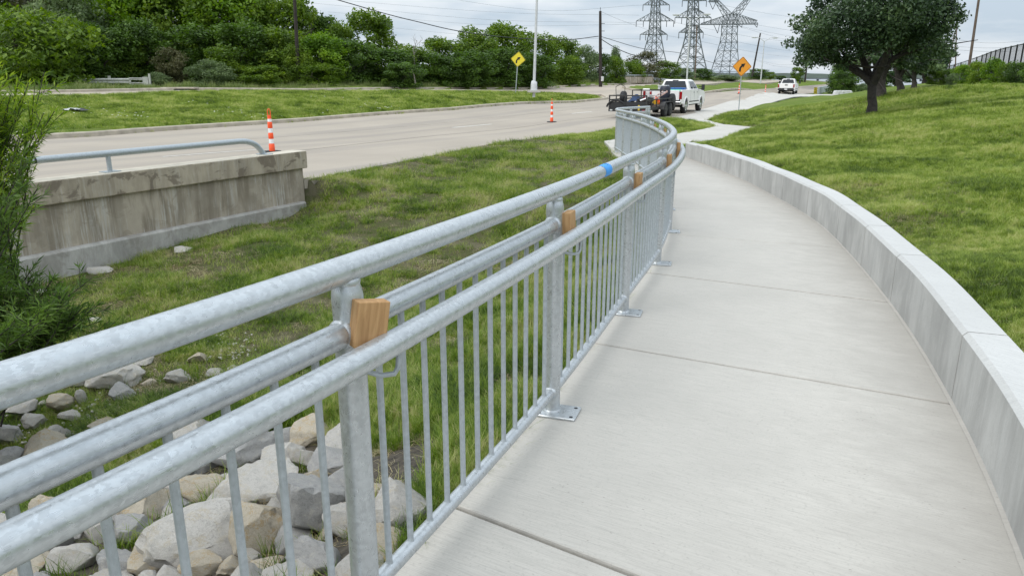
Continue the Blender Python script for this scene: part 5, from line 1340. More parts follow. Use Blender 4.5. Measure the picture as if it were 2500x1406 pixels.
def pickup(label, heavy=True, paint=m_white):
    e = empty('pickup_truck', label=label, cat='pickup truck', group='pickup trucks')
    L0, L1, Wd = -3.02, 3.05, 1.0; wr = .42; wy0, wy1 = -1.92, 1.98; ar = .50; belt = 1.34
    def arch(yc, z0): return [(yc + ar * math.cos(t), wr + .02 + ar * math.sin(t)) for t in np.linspace(-.12, math.pi + .12, 11)]
    low = .50
    prof = [(L1 - .02, low + .05), (L1, .95), (L1 - .06, 1.22), (1.62, 1.36), (L0 + .02, 1.34), (L0, .62), (L0 + .02, low + .08)]
    side = [(L0 + .05, low)] + arch(wy0, 0)[::-1] + arch(wy1, 0)[::-1]
    poly = [(L0 + .04, low + .08), (L0, .72), (L0 + .02, 1.35), (1.60, 1.36), (2.7, 1.24), (L1 - .02, 1.10), (L1, .70), (L1 - .05, low)] + arch(wy1, 0)[::1] + [(wy1 - ar - .02, low)] + [(wy0 + ar + .02, low)] + arch(wy0, 0)[::1] + [(wy0 - ar - .02, low + .08)]
    mb = MB(); M = Matrix(((0, 1, 0, 0), (1, 0, 0, 0), (0, 0, 1, 0), (0, 0, 0, 1)))
    # body sides as thick panels, cab floor and hood filled
    for s_ in (-1, 1): mb.prism(poly, s_ * Wd - (.10 if s_ > 0 else 0), s_ * Wd + (.10 if s_ < 0 else 0), M)
    body = mb.build('body_side', paint, e, bevel=.02)
    mb = MB(); mb.prism([(-.95, .52), (-.95, 1.35), (1.60, 1.36), (2.7, 1.24), (3.02, 1.08), (3.02, .6), (2.55, .52)], -.90, .90, M); mb.build('body', paint, e, bevel=.03)
    MB().box((0, -2.0, .74), (1.82, 2.1, .08)).build('bed_floor', m_dark, e)
    MB().box((0, L0 + .045, 1.02), (1.66, .07, .62)).build('tailgate', paint, e, bevel=.02)
    MB().box((0, L0 - .005, 1.16), (.34, .02, .10)).build('tailgate_handle', m_dark, e)
    MB().box((0, L0 - .02, .62), (1.96, .20, .20)).build('rear_bumper', m_chrome if heavy else m_dark, e, bevel=.04)
    MB().box((0, L0 - .125, .64), (.34, .01, .15)).build('licence_plate', m_bag, e)
    MB().box((0, L1 + .04, .66), (1.98, .22, .30)).build('front_bumper', m_chrome, e, bevel=.05)
    for s_ in (-1, 1):
        MB().box((s_ * .925, L0 + .02, 1.05), (.15, .08, .42)).build('tail_light', m_red, e, bevel=.01)
        MB().box((s_ * .82, L1 - .0, .98), (.3, .08, .24)).build('headlight', m_glasslens, e, bevel=.02)
        MB().box((s_ * .6, 0, .48), (.12, 5.6, .16)).build('chassis_rail', m_dark, e)
        # wide towing mirror
        mm = MB(); mm.box((s_ * 1.10, 1.22, 1.50), (.24, .05, .05)); mm.box((s_ * 1.10, 1.22, 1.38), (.24, .05, .04)); mo = mm.build('mirror_arm', m_dark, e)
        MB().box((s_ * 1.27, 1.20, 1.46), (.20, .10, .34)).build('mirror', m_dark, mo, bevel=.03)
        MB().box((s_ * 1.004, .15, .66), (.014, 2.6, .055)).build('rub_strip', m_dark, e)
        # fender flares
        for wy in (wy0, wy1):
            f = MB(); f.tube([(s_ * 1.0, y_, z_) for y_, z_ in arch(wy, 0)], .045, 8); f.build('wheel_flare', paint, e)
        wheel(e, s_ * .87, wy0, wr, .27, side=s_); wheel(e, s_ * .87, wy1, wr, .27, side=s_)
    MB().rod((-.8, wy0, wr), (.8, wy0, wr), .07, 8).build('axle', m_dark, e)
    # greenhouse
    y0b, y0t, y1t, y1b = -.93, -.80, .72, 1.52; wb, wt = .90, .70; z0, z1 = 1.345, 1.93
    zt_ = z1 - .05
    vs = []
    rings = [(z0, y0b, y1b, wb), (z0 + (zt_ - z0) * .5, (y0b + y0t) / 2 - .01, (y1b + y1t) / 2 + .03, (wb + wt) / 2 + .025), (zt_, y0t, y1t, wt + .02), (z1, y0t + .10, y1t - .14, wt - .10)]
    for z, ya, yb, w in rings: vs += [(-w, ya, z), (w, ya, z), (w, yb, z), (-w, yb, z)]
    fs = [(i * 4 + k, i * 4 + (k + 1) % 4, (i + 1) * 4 + (k + 1) % 4, (i + 1) * 4 + k) for i in range(3) for k in range(4)] + [(12, 13, 14, 15)]
    mb = MB(); mb.add(vs, fs); mb.build('cab', paint, e, bevel=.035, seg=3)
    def wpt(side, u, v, out=.012):
        """side glass point: u along y 0..1, v height 0..1"""
        z = z0 + (zt_ - z0) * v; ya = y0b + (y0t - y0b) * v; yb = y1b + (y1t - y1b) * v + .05 * 4 * v * (1 - v) * .3; w = wb + (wt + .02 - wb) * v + .025 * 4 * v * (1 - v) * .9
        return (side * (w + out), ya + (yb - ya) * u, z)
    for s_ in (-1, 1):
        for (u0, u1) in ((.07, .17), (.20, .47), (.53, .84)):
            vv = [];
            for v in (.10, .35, .60, .88):
                u1v = u1 if u1 < .8 else u1 + .10 * (1 - v) ; vv += [wpt(s_, u0, v), wpt(s_, u1v, v)]
            if u0 < .1: continue
            MB().add(vv, [(2 * i, 2 * i + 1, 2 * i + 3, 2 * i + 2) for i in range(3)]).build('side_window', m_glass, e)
        for u in (-.02, .82): MB().box((s_ * 1.003, u, 1.18), (.02, .16, .04)).build('door_handle', m_dark if heavy else paint, e)
        for u in (-.86, .12, 1.12): MB().box((s_ * 1.001, u, .98), (.004, .012, .66)).build('door_gap', m_dark, e)
    MB().add([(-.76, y0b + .0, z0 + .06), (.76, y0b + .0, z0 + .06), (.60, y0t - .035, z0 + .50), (-.60, y0t - .035, z0 + .50)], [(0, 1, 2, 3)]).build('rear_window', m_glass, e).location = (0, -.03, 0)
    MB().add([(-.80, y1b, z0 + .05), (.80, y1b, z0 + .05), (.64, y1t + .07, z0 + .50), (-.64, y1t + .07, z0 + .50)], [(0, 1, 2, 3)]).build('windshield', m_glass, e).location = (0, .03, 0)
    MB().box((0, y0t - .0, zt_ - .0), (.34, .05, .035)).build('brake_light', m_dark, e)
    return e
HDG = R(26.6)
def place(e, contact, loc, heading):
    """put the local point 'loc' of e over the world point"""
    c, s = math.cos(-heading), math.sin(-heading); x = contact[0] - (loc[0] * c - loc[1] * s); y = contact[1] - (loc[0] * s + loc[1] * c)
    e.location = (x, y, contact[2]); e.rotation_euler = (0, 0, -heading)
truck = pickup('white four-door pickup truck towing the loaded trailer')
wpt_ = P(1668, 277.5, -.6); place(truck, (wpt_[0], wpt_[1], -.60), (.87, -1.92), HDG)
truck.scale = (1, 1, 1.03)
t2 = pickup('white pickup truck driving away alone farther down the road', heavy=False)
q = P(1940, 231, -.58); t2.location = (q[0], q[1] + 2.5, -.58); t2.rotation_euler = (0, 0, -R(25))
# dark oncoming car beyond
def car(label):
    e = empty('suv', label=label, cat='car'); M = Matrix(((0, 1, 0, 0), (1, 0, 0, 0), (0, 0, 1, 0), (0, 0, 0, 1)))
    MB().prism([(-2.3, .35), (-2.3, 1.0), (-2.1, 1.08), (1.2, 1.08), (2.25, .92), (2.3, .4)], -.95, .95, M).build('body', m_darkcar, e, bevel=.08)
    vs = []
    for z, ya, yb, w in ((1.06, -2.2, 1.1, .90), (1.62, -1.9, .35, .72)): vs += [(-w, ya, z), (w, ya, z), (w, yb, z), (-w, yb, z)]
    MB().add(vs, [(0, 1, 5, 4), (1, 2, 6, 5), (2, 3, 7, 6), (3, 0, 4, 7), (4, 5, 6, 7)]).build('cab', m_darkcar, e, bevel=.05)
    MB().add([(-.75, 1.03, 1.14), (.75, 1.03, 1.14), (.62, .47, 1.54), (-.62, .47, 1.54)], [(0, 1, 2, 3)]).build('windshield', m_glass, e).location = (0, .02, 0)
    for s_ in (-1, 1):
        MB().box((s_ * .7, 2.28, .74), (.34, .05, .16)).build('headlight', m_glasslens, e)
        for y in (-1.4, 1.4): wheel(e, s_ * .82, y, .36, .24, side=s_)
    return e
c_ = car('dark oncoming car partly hidden by the white pickup farther down the road'); q = P(1918, 222.5, -.5); c_.location = (q[0], q[1], -.55); c_.rotation_euler = (0, 0, math.pi - R(24)); c_.scale = (1.05, 1.05, 1.08)

# ---- trailer, local frame: x right, y forward, origin below the rear right wheel's axle centre line
tr = empty('utility_trailer', label='black tandem axle utility trailer loaded with scrap behind the white pickup', cat='trailer')
wc = P(1620, 286.5, -.6); RX = 1.14
YR, YF, DZ = -2.95, 2.75, .56
mb = MB(); mb.box((0, (YR + YF) / 2, DZ - .03), (2.0, YF - YR, .06)); mb.build('deck', m_rust, tr)
for s_ in (-1, 1):
    MB().box((s_ * 1.0, (YR + YF) / 2, DZ - .06), (.08, YF - YR, .14)).build('frame_rail', m_dsteel, tr)
    MB().box((s_ * 1.0, (YR + YF) / 2, DZ + .40), (.06, YF - YR, .06)).build('side_rail', m_dsteel, tr)
    for y in np.linspace(YR, YF, 7): MB().box((s_ * 1.0, float(y), DZ + .2), (.05, .05, .40)).build('rail_post', m_dsteel, tr)
    # fender over the tandem wheels
    pts = [(s_ * 1.14, y_, z_) for y_, z_ in ((-.52, .42), (-.46, .62), (-.30, .76), (-.1, .80), (1.1, .80), (1.3, .76), (1.46, .62), (1.52, .42))]
    f = MB(); vs = []
    for p in pts: vs += [(p[0] - .14, p[1], p[2]), (p[0] + .14, p[1], p[2])]
    f.add(vs, [(2 * i, 2 * i + 1, 2 * i + 3, 2 * i + 2) for i in range(len(pts) - 1)]); fo = f.build('fender', m_dsteel, tr); so = fo.modifiers.new('solid', 'SOLIDIFY'); so.thickness = .02
    for y in (0, 1.0): wheel(tr, s_ * 1.14, y, .37, .22, side=s_, rim=m_dsteel)
MB().box((0, YF, DZ + .40), (2.0, .06, .06)).build('front_rail', m_dsteel, tr)
# rear gate: frame with solid lower panel and fan-shaped plate
g_ = MB(); g_.box((0, YR, DZ + .62), (2.06, .05, .06)); g_.box((-1.0, YR, DZ + .24), (.06, .06, .82)); g_.box((1.0, YR, DZ + .24), (.06, .06, .82)); g_.box((0, YR, DZ - .14), (2.06, .06, .10)); gate = g_.build('rear_gate', m_dsteel, tr)
MB().box((0, YR + .01, DZ + .10), (1.96, .02, .42)).build('gate_panel', m_dark, gate)
MB().tube([(-.62 + .52 * math.cos(t), YR - .02, DZ - .02 + .40 * math.sin(t)) for t in np.linspace(.15, 2.99, 9)], .05, 6).build('mud_plate', m_rubber, gate)
for s_ in (-1, 1): MB().box((s_ * .88, YR - .04, DZ - .12), (.14, .02, .07)).build('tail_light', m_red if s_ > 0 else m_lgrey, tr)
MB().rod((-.8, YF, DZ - .08), (0, YF + 1.1, DZ - .08), .05, 6).build('tongue', m_dsteel, tr); MB().rod((.8, YF, DZ - .08), (0, YF + 1.1, DZ - .08), .05, 6).build('tongue', m_dsteel, tr)
place(tr, (wc[0], wc[1], -.585), (RX, 0), HDG)
TM = Matrix.Translation(tr.location) @ Matrix.Rotation(-HDG, 4, 'Z')
def cargo(o, loc, label, cat, rz=0):
    o.location = TM @ Vector(loc); o.rotation_euler = (0, 0, -HDG + rz); tag(o, label, cat, 'scrap loaded on the trailer'); return o
zd = DZ + .005
c1 = empty('wire_chair'); mb = MB()
for x in (-.22, .22): mb.tube([(x, -.2, 0), (x, -.22, .42), (x, .2, .42), (x * 1.1, .26, .86)], .018, 6); mb.rod((x, .2, .42), (x, .24, 0), .018, 6)
mb.tube([(-.24, .26, .86), (0, .28, .97), (.24, .26, .86)], .018, 6); mb.build('frame', m_dsteel, c1); MB().box((0, 0, .43), (.44, .44, .04)).build('seat', m_dark, c1)
cargo(c1, (-.55, -2.5, zd + .20), 'thin black metal chair frame standing at the rear of the trailer', 'chair', .4)
def tyre_thing(name, loc, label, r=.36, up=False):
    e = empty(name); prof = [(-.11, r * .6), (-.11, r * .93), (-.08, r), (.08, r), (.11, r * .93), (.11, r * .6)]
    MB().tube([(p[0], 0, 0) for p in prof], [p[1] for p in prof], 20).build('tyre', m_rubber, e); MB().tube([(-.06, 0, 0), (.06, 0, 0)], r * .6, 16).build('hub', m_dsteel, e)
    cargo(e, loc, label, 'tyre'); return e
tyre_thing('spare_tyre', (-.75, -1.4, zd + .46), 'black tyre standing upright near the rear of the trailer')
t3 = tyre_thing('spare_tyre', (.95, 2.35, zd + .2), 'large dark tyre at the front right corner of the trailer', .44)
mb = MB(); rr = random.Random(2)
vs = []
for j in range(7):
    for i in range(7): vs.append(((i - 3) * .13 + rr.uniform(-.03, .03), (j - 3) * .12, .48 * math.exp(-((i - 3.2) ** 2 + (j - 3) ** 2) / 7) + rr.uniform(-.04, .04)))
mb.add(vs, [(j * 7 + i, j * 7 + i + 1, (j + 1) * 7 + i + 1, (j + 1) * 7 + i) for j in range(6) for i in range(6)])
cargo(mb.build('tarp', m_blue), (-.55, .15, zd + .15), 'dark blue cloth draped over scrap on the trailer', 'cloth')
fen = empty('truck_bed_panel'); MB().box((0, 0, .4), (.40, .12, .82)).build('panel', m_white, fen, bevel=.04); MB().box((-.08, -.07, .42), (.13, .04, .50)).build('tail_light', m_red, fen)
cargo(fen, (-.05, .45, zd + .12), 'white vehicle panel with a red tail light lying upright on the trailer', 'vehicle panel')
eng = empty('engine_block'); rr = random.Random(9); mb = MB()
for k in range(16): mb.box((rr.uniform(-.35, .35), rr.uniform(-.3, .3), rr.uniform(.1, .5)), (rr.uniform(.1, .3), rr.uniform(.1, .3), rr.uniform(.1, .3)), rr.uniform(0, 3))
for k in range(8): mb.rod((rr.uniform(-.4, .4), rr.uniform(-.3, .3), rr.uniform(.1, .6)), (rr.uniform(-.4, .4), rr.uniform(-.3, .3), rr.uniform(.1, .6)), .03, 6)
mb.build('block', m_dsteel, eng, bevel=.02); MB().rod((-.2, -.3, .3), (.2, -.3, .45), .07, 10).build('pipe', m_chrome, eng)
cargo(eng, (.35, -.9, zd), 'greasy engine block in the middle of the trailer', 'engine')
eng2 = copy_tree(eng); cargo(eng2, (-.3, 1.6, zd + .05), 'second engine block among tubes near the front of the trailer', 'engine', 1.2)
lad = empty('ladder'); mb = MB(); mb.box((0, -.14, 0), (1.5, .05, .08)); mb.box((0, .14, 0), (1.5, .05, .08)); mb.build('rail', m_pink, lad)
for k in range(6): MB().box((-.6 + .24 * k, 0, 0), (.05, .24, .06)).build('rung', m_bag, lad)
cargo(lad, (.65, .2, zd + .50), 'faded pink ladder-like frame leaning over the right side of the trailer', 'ladder', 1.15); lad.rotation_euler[1] = R(-22)
mb = MB(); mb.tube([(.15 * math.cos(t) * (1 + .1 * math.sin(3 * t)), .10 * math.sin(t), .16 * math.sin(t) + .20 + .012 * t) for t in np.linspace(0, 12.5, 50)], .018, 6)
cargo(mb.build('coiled_hose', m_orange), (.85, -.35, zd + .05), 'orange and yellow coiled hose hanging on the right side of the trailer', 'hose', 1.4)
m_tank = plain('tank_paint', (0.010, 0.014, 0.030), .5, var=.3); tb = empty('metal_tank'); MB().tube([(0, 0, 0), (0, 0, .08), (0, 0, .95), (0, 0, 1.05)], [.26, .30, .30, .22], 18).build('shell', m_tank, tb); cargo(tb, (.55, 2.2, zd), 'dark blue upright tank at the front of the trailer', 'tank')
rk_ = empty('steel_rack'); mb = MB()
for x in (-.8, .8):
    for y in (-1.0, 1.0): mb.box((x, y, .42), (.05, .05, .84))
for y in (-1.0, 1.0): mb.box((0, y, .84), (1.6, .05, .05))
for x in (-.8, .8): mb.box((x, 0, .84), (.05, 2.0, .05))
mb.box((0, 0, .5), (.04, 2.0, .04)); mb.build('frame', m_dsteel, rk_); cargo(rk_, (.0, 1.2, zd), 'open dark steel rack rising over the front half of the trailer', 'rack', .05)
mb = MB(); mb.box((0, 0, .17), (.5, .36, .34)); cargo(mb.build('plastic_bin', m_lgrey, None, bevel=.03), (.1, .9, zd + .25), 'small light grey bin among the scrap on the trailer', 'bin', .3)
mb = MB(); mb.box((0, 0, .12), (.36, .26, .24)); cargo(mb.build('yellow_box', m_yellow, None, bevel=.02), (.7, -.1, zd + .1), 'small yellow box beside the coiled hose', 'box', .5)
TK = Matrix.Translation(truck.location) @ Matrix.Rotation(-HDG, 4, 'Z')
def cargo2(o, loc, label, cat): o.location = TK @ Vector(loc); o.rotation_euler = (0, 0, -HDG); tag(o, label, cat, 'load in the pickup bed')
bx_ = empty('storage_box'); MB().box((0, 0, .3), (.55, .5, .62)).build('body', m_lgrey, bx_, bevel=.03); MB().box((0, 0, .64), (.60, .55, .06)).build('lid', m_lgrey, bx_, bevel=.02); cargo2(bx_, (-.56, -1.5, .98), 'light grey lidded box in the pickup bed behind the rear window', 'storage box')
co = empty('cooler'); MB().box((0, 0, .18), (1.0, .5, .38)).build('body', m_blue2, co, bevel=.03); MB().box((0, 0, .39), (1.03, .53, .06)).build('lid', m_blue2, co, bevel=.02); cargo2(co, (.28, -1.4, 1.08), 'blue cooler in the pickup bed behind the rear window', 'cooler')
gb = MB(); gb.tube([(-.35, 0, .12), (.35, 0, .12)], .12, 12); cargo2(gb.build('green_cylinder', m_green), (.42, -2.3, 1.18), 'green cylinder lying across the tailgate end of the pickup bed', 'cylinder')

# ================================================================== VEGETATION
def leaf_cloud(seed, lobes, n, leaf, aspect=.55, outward=.5, hollow=.55, droop=0.0):
    """rhombic leaves scattered through overlapping lobes (cx,cy,cz,rx,ry,rz)"""
    r = np.random.RandomState(seed); lobes = np.array(lobes, float); vol = (lobes[:, 3] * lobes[:, 4] * lobes[:, 5]) ** (2 / 3); pr = vol / vol.sum()
    k = r.choice(len(lobes), n, p=pr); L = lobes[k]; d = r.normal(size=(n, 3)); d /= np.linalg.norm(d, axis=1)[:, None]
    rad = hollow + (1.02 - hollow) * r.rand(n) ** .6; rad *= 1 + .10 * np.sin(d[:, 0] * 9 + L[:, 0] * 5) * np.sin(d[:, 2] * 8 + L[:, 1] * 3)
    p = L[:, :3] + d * L[:, 3:6] * rad[:, None]
    p += r.normal(size=(n, 3)) * (.055 * L[:, 3:6].mean(1) + .03)[:, None]
    nrm = d * outward + r.normal(size=(n, 3)) * (1 - outward * .5); nrm[:, 2] += .35; nrm /= np.linalg.norm(nrm, axis=1)[:, None]
    t = np.cross(nrm, r.normal(size=(n, 3))); t /= np.linalg.norm(t, axis=1)[:, None]
    if droop: t[:, 2] -= droop; t /= np.linalg.norm(t, axis=1)[:, None]
    b = np.cross(nrm, t); b /= np.linalg.norm(b, axis=1)[:, None] + 1e-9
    s = leaf * r.uniform(.6, 1.3, n)[:, None]
    q = np.stack([p - t * s, p + b * s * aspect - t * s * .1, p + t * s, p - b * s * aspect - t * s * .1], 1)
    return q.reshape(-1, 3), np.arange(n * 4).reshape(n, 4)
def crown_lobes(r, rx, rz, z0, n, low=True, spread=.84):
    o = []
    for _ in range(n):
        a = r.uniform(0, 6.28); u = r.uniform(-1 if low else -.35, 1); q = math.sqrt(max(0, 1 - u * u)) * r.uniform(.5, 1.0) * spread
        s = r.uniform(.16, .40)
        o.append((rx * q * math.cos(a), rx * q * math.sin(a), z0 + rz + rz * u * spread, rx * s, rx * s, rz * s * r.uniform(.6, 1.1)))
    return o
def branch_mesh(mb, r, p, d, ln, rad, depth, mi=0, up=.25, out=None):
    pts = [p]; k = 4
    for i in range(k):
        d = (d + Vector((r.gauss(0, .14), r.gauss(0, .14), r.gauss(0, .08) + up * .18))).normalized(); pts.append(pts[-1] + d * ln / k)
    mb.tube(pts, [rad * (1 - .5 * i / k) for i in range(k + 1)], 8 if depth > 1 else 5, mi)
    if out is not None: out.append(pts[-1])
    if depth > 0:
        for _ in range(r.randint(2, 3)):
            nd = (d + Vector((r.gauss(0, .75), r.gauss(0, .75), r.gauss(.15, .3)))).normalized()
            j = r.randint(2, k); branch_mesh(mb, r, pts[j], nd, ln * r.uniform(.55, .8), rad * .5, depth - 1, mi, up, out)
crowns = {}
def wood_tree(key, seed, mat, rx=3.4, rz=3.6, n=8500, leaf=.17, lobes=44, droop=0.0, asp=.6):
    """unit tree about 7 m wide, 8 m tall with foliage to the ground"""
    r = random.Random(seed); lo = crown_lobes(r, rx, rz, .6, lobes); lo += [(rx * .45 * math.cos(a), rx * .45 * math.sin(a), .9, rx * .5, rx * .5, 1.0) for a in (0, 1.6, 3.1, 4.7)]
    V, Fc = leaf_cloud(seed, lo, n, leaf, asp, droop=droop); V[:, 2] = np.maximum(V[:, 2], .02)
    c = np_obj('crown', V, Fc, mat); COL.objects.unlink(c)
    mb = MB(); branch_mesh(mb, r, Vector((0, 0, -.3)), Vector((0, 0, 1)), 3.2, .16, 2); crowns[key] = (c.data, mb.mesh('trunk', m_bark))
wood_tree('d1', 1, m_leaf_dark); wood_tree('d2', 2, m_leaf_dark, lobes=52); wood_tree('m1', 3, m_leaf_mid); wood_tree('m2', 4, m_leaf_mid, lobes=60, leaf=.15, n=10000)
wood_tree('b1', 5, m_leaf_bright, lobes=56, n=10000, leaf=.15); wood_tree('g1', 6, m_leaf_grey, leaf=.15); wood_tree('w1', 7, m_leaf_mid, droop=1.3, asp=.32, leaf=.24, n=9500, lobes=50); wood_tree('br', 8, m_leaf_brown, n=5500)
def place_tree(key, px, top, Y, wpx, label, group='trees of the wood beyond the far road', cat='tree', base=None, name='tree', rz=None):
    b = D(px, 205, Y); x = b[0]; z = zt1(x, Y) if base is None else D(px, base, Y)[2]; ht = D(px, top, Y)[2] - z; w = wpx * Y / F_PX
    e = empty(name, (x, Y, z - .05), 0, label, cat, group)
    sc = (w / 6.6, w / 6.6, ht / 7.7)
    for nm, me in (('crown', crowns[key][0]), ('trunk', crowns[key][1])):
        o = bpy.data.objects.new(nm, me); link(o, e); o.scale = sc; o.rotation_euler = (0, 0, (px * 1.7) % 6.28 if rz is None else rz)
    return e
wood = [
 ('w1', 70, 30, 51, 330, 'bright green drooping tree at the left edge of the wood, over the guardrail'),
 ('br', 30, -60, 60, 230, 'brownish tree at the top left corner of the wood'),
 ('g1', 190, -40, 58, 170, 'grey green feathery tree behind the drooping tree at the left'),
 ('b1', 300, -70, 62, 230, 'tall bright tree rising out of the picture left of the brown bush'),
 ('d1', 255, 60, 55, 150, 'dark tree directly above the right end of the white guardrail'),
 ('m1', 385, -60, 63, 210, 'tall green tree rising out of the picture above the pale willow bush'),
 ('d2', 350, 50, 57, 140, 'dark round tree right of the white guardrail end post'),
 ('m2', 480, -55, 64, 200, 'leafy tall tree over the pale willow bush, second from it'),
 ('d1', 470, 60, 58.5, 170, 'dark understorey tree directly behind the pale willow bush'),
 ('b1', 570, -45, 64, 200, 'tall bright tree left of the black utility pole'),
 ('d2', 600, 55, 59, 170, 'dark bushy tree right of the pale willow bush'),
 ('m2', 670, -25, 65, 190, 'tall tree just left of the black utility pole, touching the sky'),
 ('m1', 690, 70, 60, 150, 'mid green low tree at the foot of the black utility pole'),
 ('m1', 745, -6, 67, 130, 'tree right of the black utility pole where the sky begins'),
 ('b1', 790, 85, 60, 140, 'bright green low tree below the gap right of the black pole'),
 ('d2', 790, 38, 68, 110, 'dark tree stepping down to the right of the black pole'),
 ('m1', 905, 32, 69, 145, 'rounded tree standing alone above its neighbours left of the bare branches'),
 ('d1', 860, 95, 62, 140, 'dark low tree left of the slim pale dead trunk'),
 ('d2', 945, 120, 64, 150, 'dark green tree under the tall rounded one'),
 ('m2', 1010, 112, 68, 130, 'tree in the dip beneath the bare dead branches'),
 ('m1', 1085, 95, 74, 130, 'mid green tree right of the bare dead branches'),
 ('d1', 1050, 130, 67, 120, 'low dark tree with dead twigs right of the bare branches'),
 ('m2', 1165, 70, 76, 130, 'full tree midway between the bare branches and the yellow sign'),
 ('d2', 1150, 125, 68, 130, 'dark low tree left of the yellow sign'),
 ('m1', 1240, 60, 79, 140, 'high tree behind the yellow sign'),
 ('d2', 1225, 118, 71, 120, 'dark tree close behind the yellow sign'),
 ('m2', 1310, 84, 82, 120, 'tree behind the tall grey lamp post'),
 ('d1', 1300, 130, 74, 120, 'low dark tree behind the foot of the grey lamp post'),
 ('m1', 1370, 94, 85, 90, 'tree right of the grey lamp post, highest before the utility pole'),
 ('g1', 1425, 118, 87, 90, 'light green airy tree left of the utility pole with the white box'),
 ('m2', 1388, 140, 80, 90, 'low tree left of the utility pole with the white box'),
 ('d2', 1455, 130, 90, 80, 'dark tree directly behind the utility pole with the white box'),
 ('m1', 1502, 138, 92, 60, 'small tree right of the utility pole with the white box'),
 ('g1', 1500, 120, 96, 40, 'thin sparse tree right of the utility pole, with sky through its top'),
 ('br', 1572, 128, 102, 100, 'brown green round tree behind the far concrete parapet'),
 ('m2', 1540, 148, 98, 70, 'mid green tree left of the brown green round one'),
 ('m1', 1628, 150, 112, 70, 'green tree left of the middle transmission tower'),
 ('g1', 1668, 168, 118, 60, 'low grey green bush under the middle transmission tower'),
 ('d2', 1715, 168, 125, 55, 'low dark bush right of the middle transmission tower'),
 ('g1', 1770, 184, 130, 80, 'low bush under the rightmost transmission tower'),
 ('d1', 1850, 168, 136, 50, 'dark bush right of the orange sign below the leaning pole'),
 ('m1', 1878, 176, 140, 30, 'small tree right of the two-armed lamp post'),
 ('d2', 1905, 185, 142, 30, 'lowest bush of the row, left of the white pickup'),
 ('m1', 1946, 165, 133, 36, 'small tree behind the white pickup ahead')]
wood += [('m2', -20, -130, 64, 210, 'tall tree out of the top left corner behind the brownish one'), ('m1', 130, -120, 66, 220, 'tall tree behind the drooping tree, reaching above the picture'),
 ('b1', 240, -150, 68, 190, 'very tall bright tree above the guardrail, reaching out of the picture'), ('m2', 345, -140, 69, 200, 'very tall tree above the left verge shrubs, reaching out of the picture'),
 ('b1', 430, -120, 68, 190, 'very tall bright tree behind the reddish brown shrub'), ('m1', 530, -110, 70, 190, 'very tall tree behind the willow bush, reaching out of the picture'), ('m2', 620, -70, 71, 170, 'tall back row tree midway between willow bush and black pole')]
wood += [('w1', 140, 90, 51.5, 120, 'lower right drooping tree hanging over the white guardrail'), ('m2', 320, 95, 56.5, 90, 'narrow upright young tree behind the guardrail end'), ('m1', 560, 115, 57, 120, 'low mid green tree at the wood edge midway to the black pole'),
 ('m1', 835, 60, 66, 90, 'slender tree just left of the slim pale dead trunk, touching the sky'), ('d1', 1120, 140, 66, 110, 'low dark tree at the very wood edge left of the yellow sign'), ('m1', 1190, 100, 73, 80, 'slender tree between the yellow sign and the dead twigs'), ('d1', 985, 150, 61, 110, 'low dark tree behind the slim pale dead trunk'), ('m2', 730, 110, 58.5, 80, 'low upright tree right beside the black utility pole')]
for k, px, top, Y, w, lab in wood: place_tree(k, px, top, Y, w, lab)
place_tree('g1', 515, 150, 53.5, 105, 'pale willow bush with arching branches at the verge', 'shrubs along the far verge', 'shrub', name='bush')
place_tree('g1', 385, 178, 53.0, 70, 'low greyish shrub right of the guardrail end', 'shrubs along the far verge', 'shrub', name='bush')
place_tree('br', 425, 118, 55.5, 90, 'reddish brown dark shrub left of the pale willow bush', 'shrubs along the far verge', 'shrub', name='bush')
place_tree('m1', 640, 160, 55.5, 110, 'leafy green shrub at the wood edge right of the pale willow bush', 'shrubs along the far verge', 'shrub', name='bush')
place_tree('m2', 780, 155, 58, 120, 'broad green shrub at the wood edge below the sky gap', 'shrubs along the far verge', 'shrub', name='bush')
place_tree('b1', 1330, 190, 74, 16, 'small green tuft shrub right of the grey lamp post', 'shrubs along the far verge', 'shrub', name='bush')
place_tree('m1', 940, 192, 60, 20, 'tiny shrub in the long grass of the verge, left one', 'shrubs along the far verge', 'shrub', name='bush')
place_tree('b1', 1090, 192, 66, 28, 'tiny shrub in the long grass of the verge, right one', 'shrubs along the far verge', 'shrub', name='bush')
# bare dead tree
dead = empty('dead_tree', D(1010, 190, 66), 0, 'bare dead tree with pale forked branches above the wood', 'tree'); mb = MB(); rr = random.Random(21); o0 = Vector(D(1010, 190, 66))
branch_mesh(mb, rr, Vector(D(1012, 150, 66)) - o0, Vector((-.12, 0, 1)), 1.3, .05, 3, up=.1); mb.build('branches', m_bark_grey, dead); MB().tube([(0, 0, -.3), Vector(D(1012, 150, 66)) - o0], [.10, .06], 7).build('trunk', m_bark_grey, dead)
dt = empty('dead_tree', D(1014, 198, 60), 0, 'slim pale dead trunk leaning in front of the wood', 'dead tree'); o0 = Vector(D(1014, 198, 60))
MB().tube([(0, 0, -.2), Vector(D(1011, 185, 60)) - o0, Vector(D(1007, 172, 60)) - o0], [.06, .05, .03], 6).build('trunk', m_bark_grey, dt)

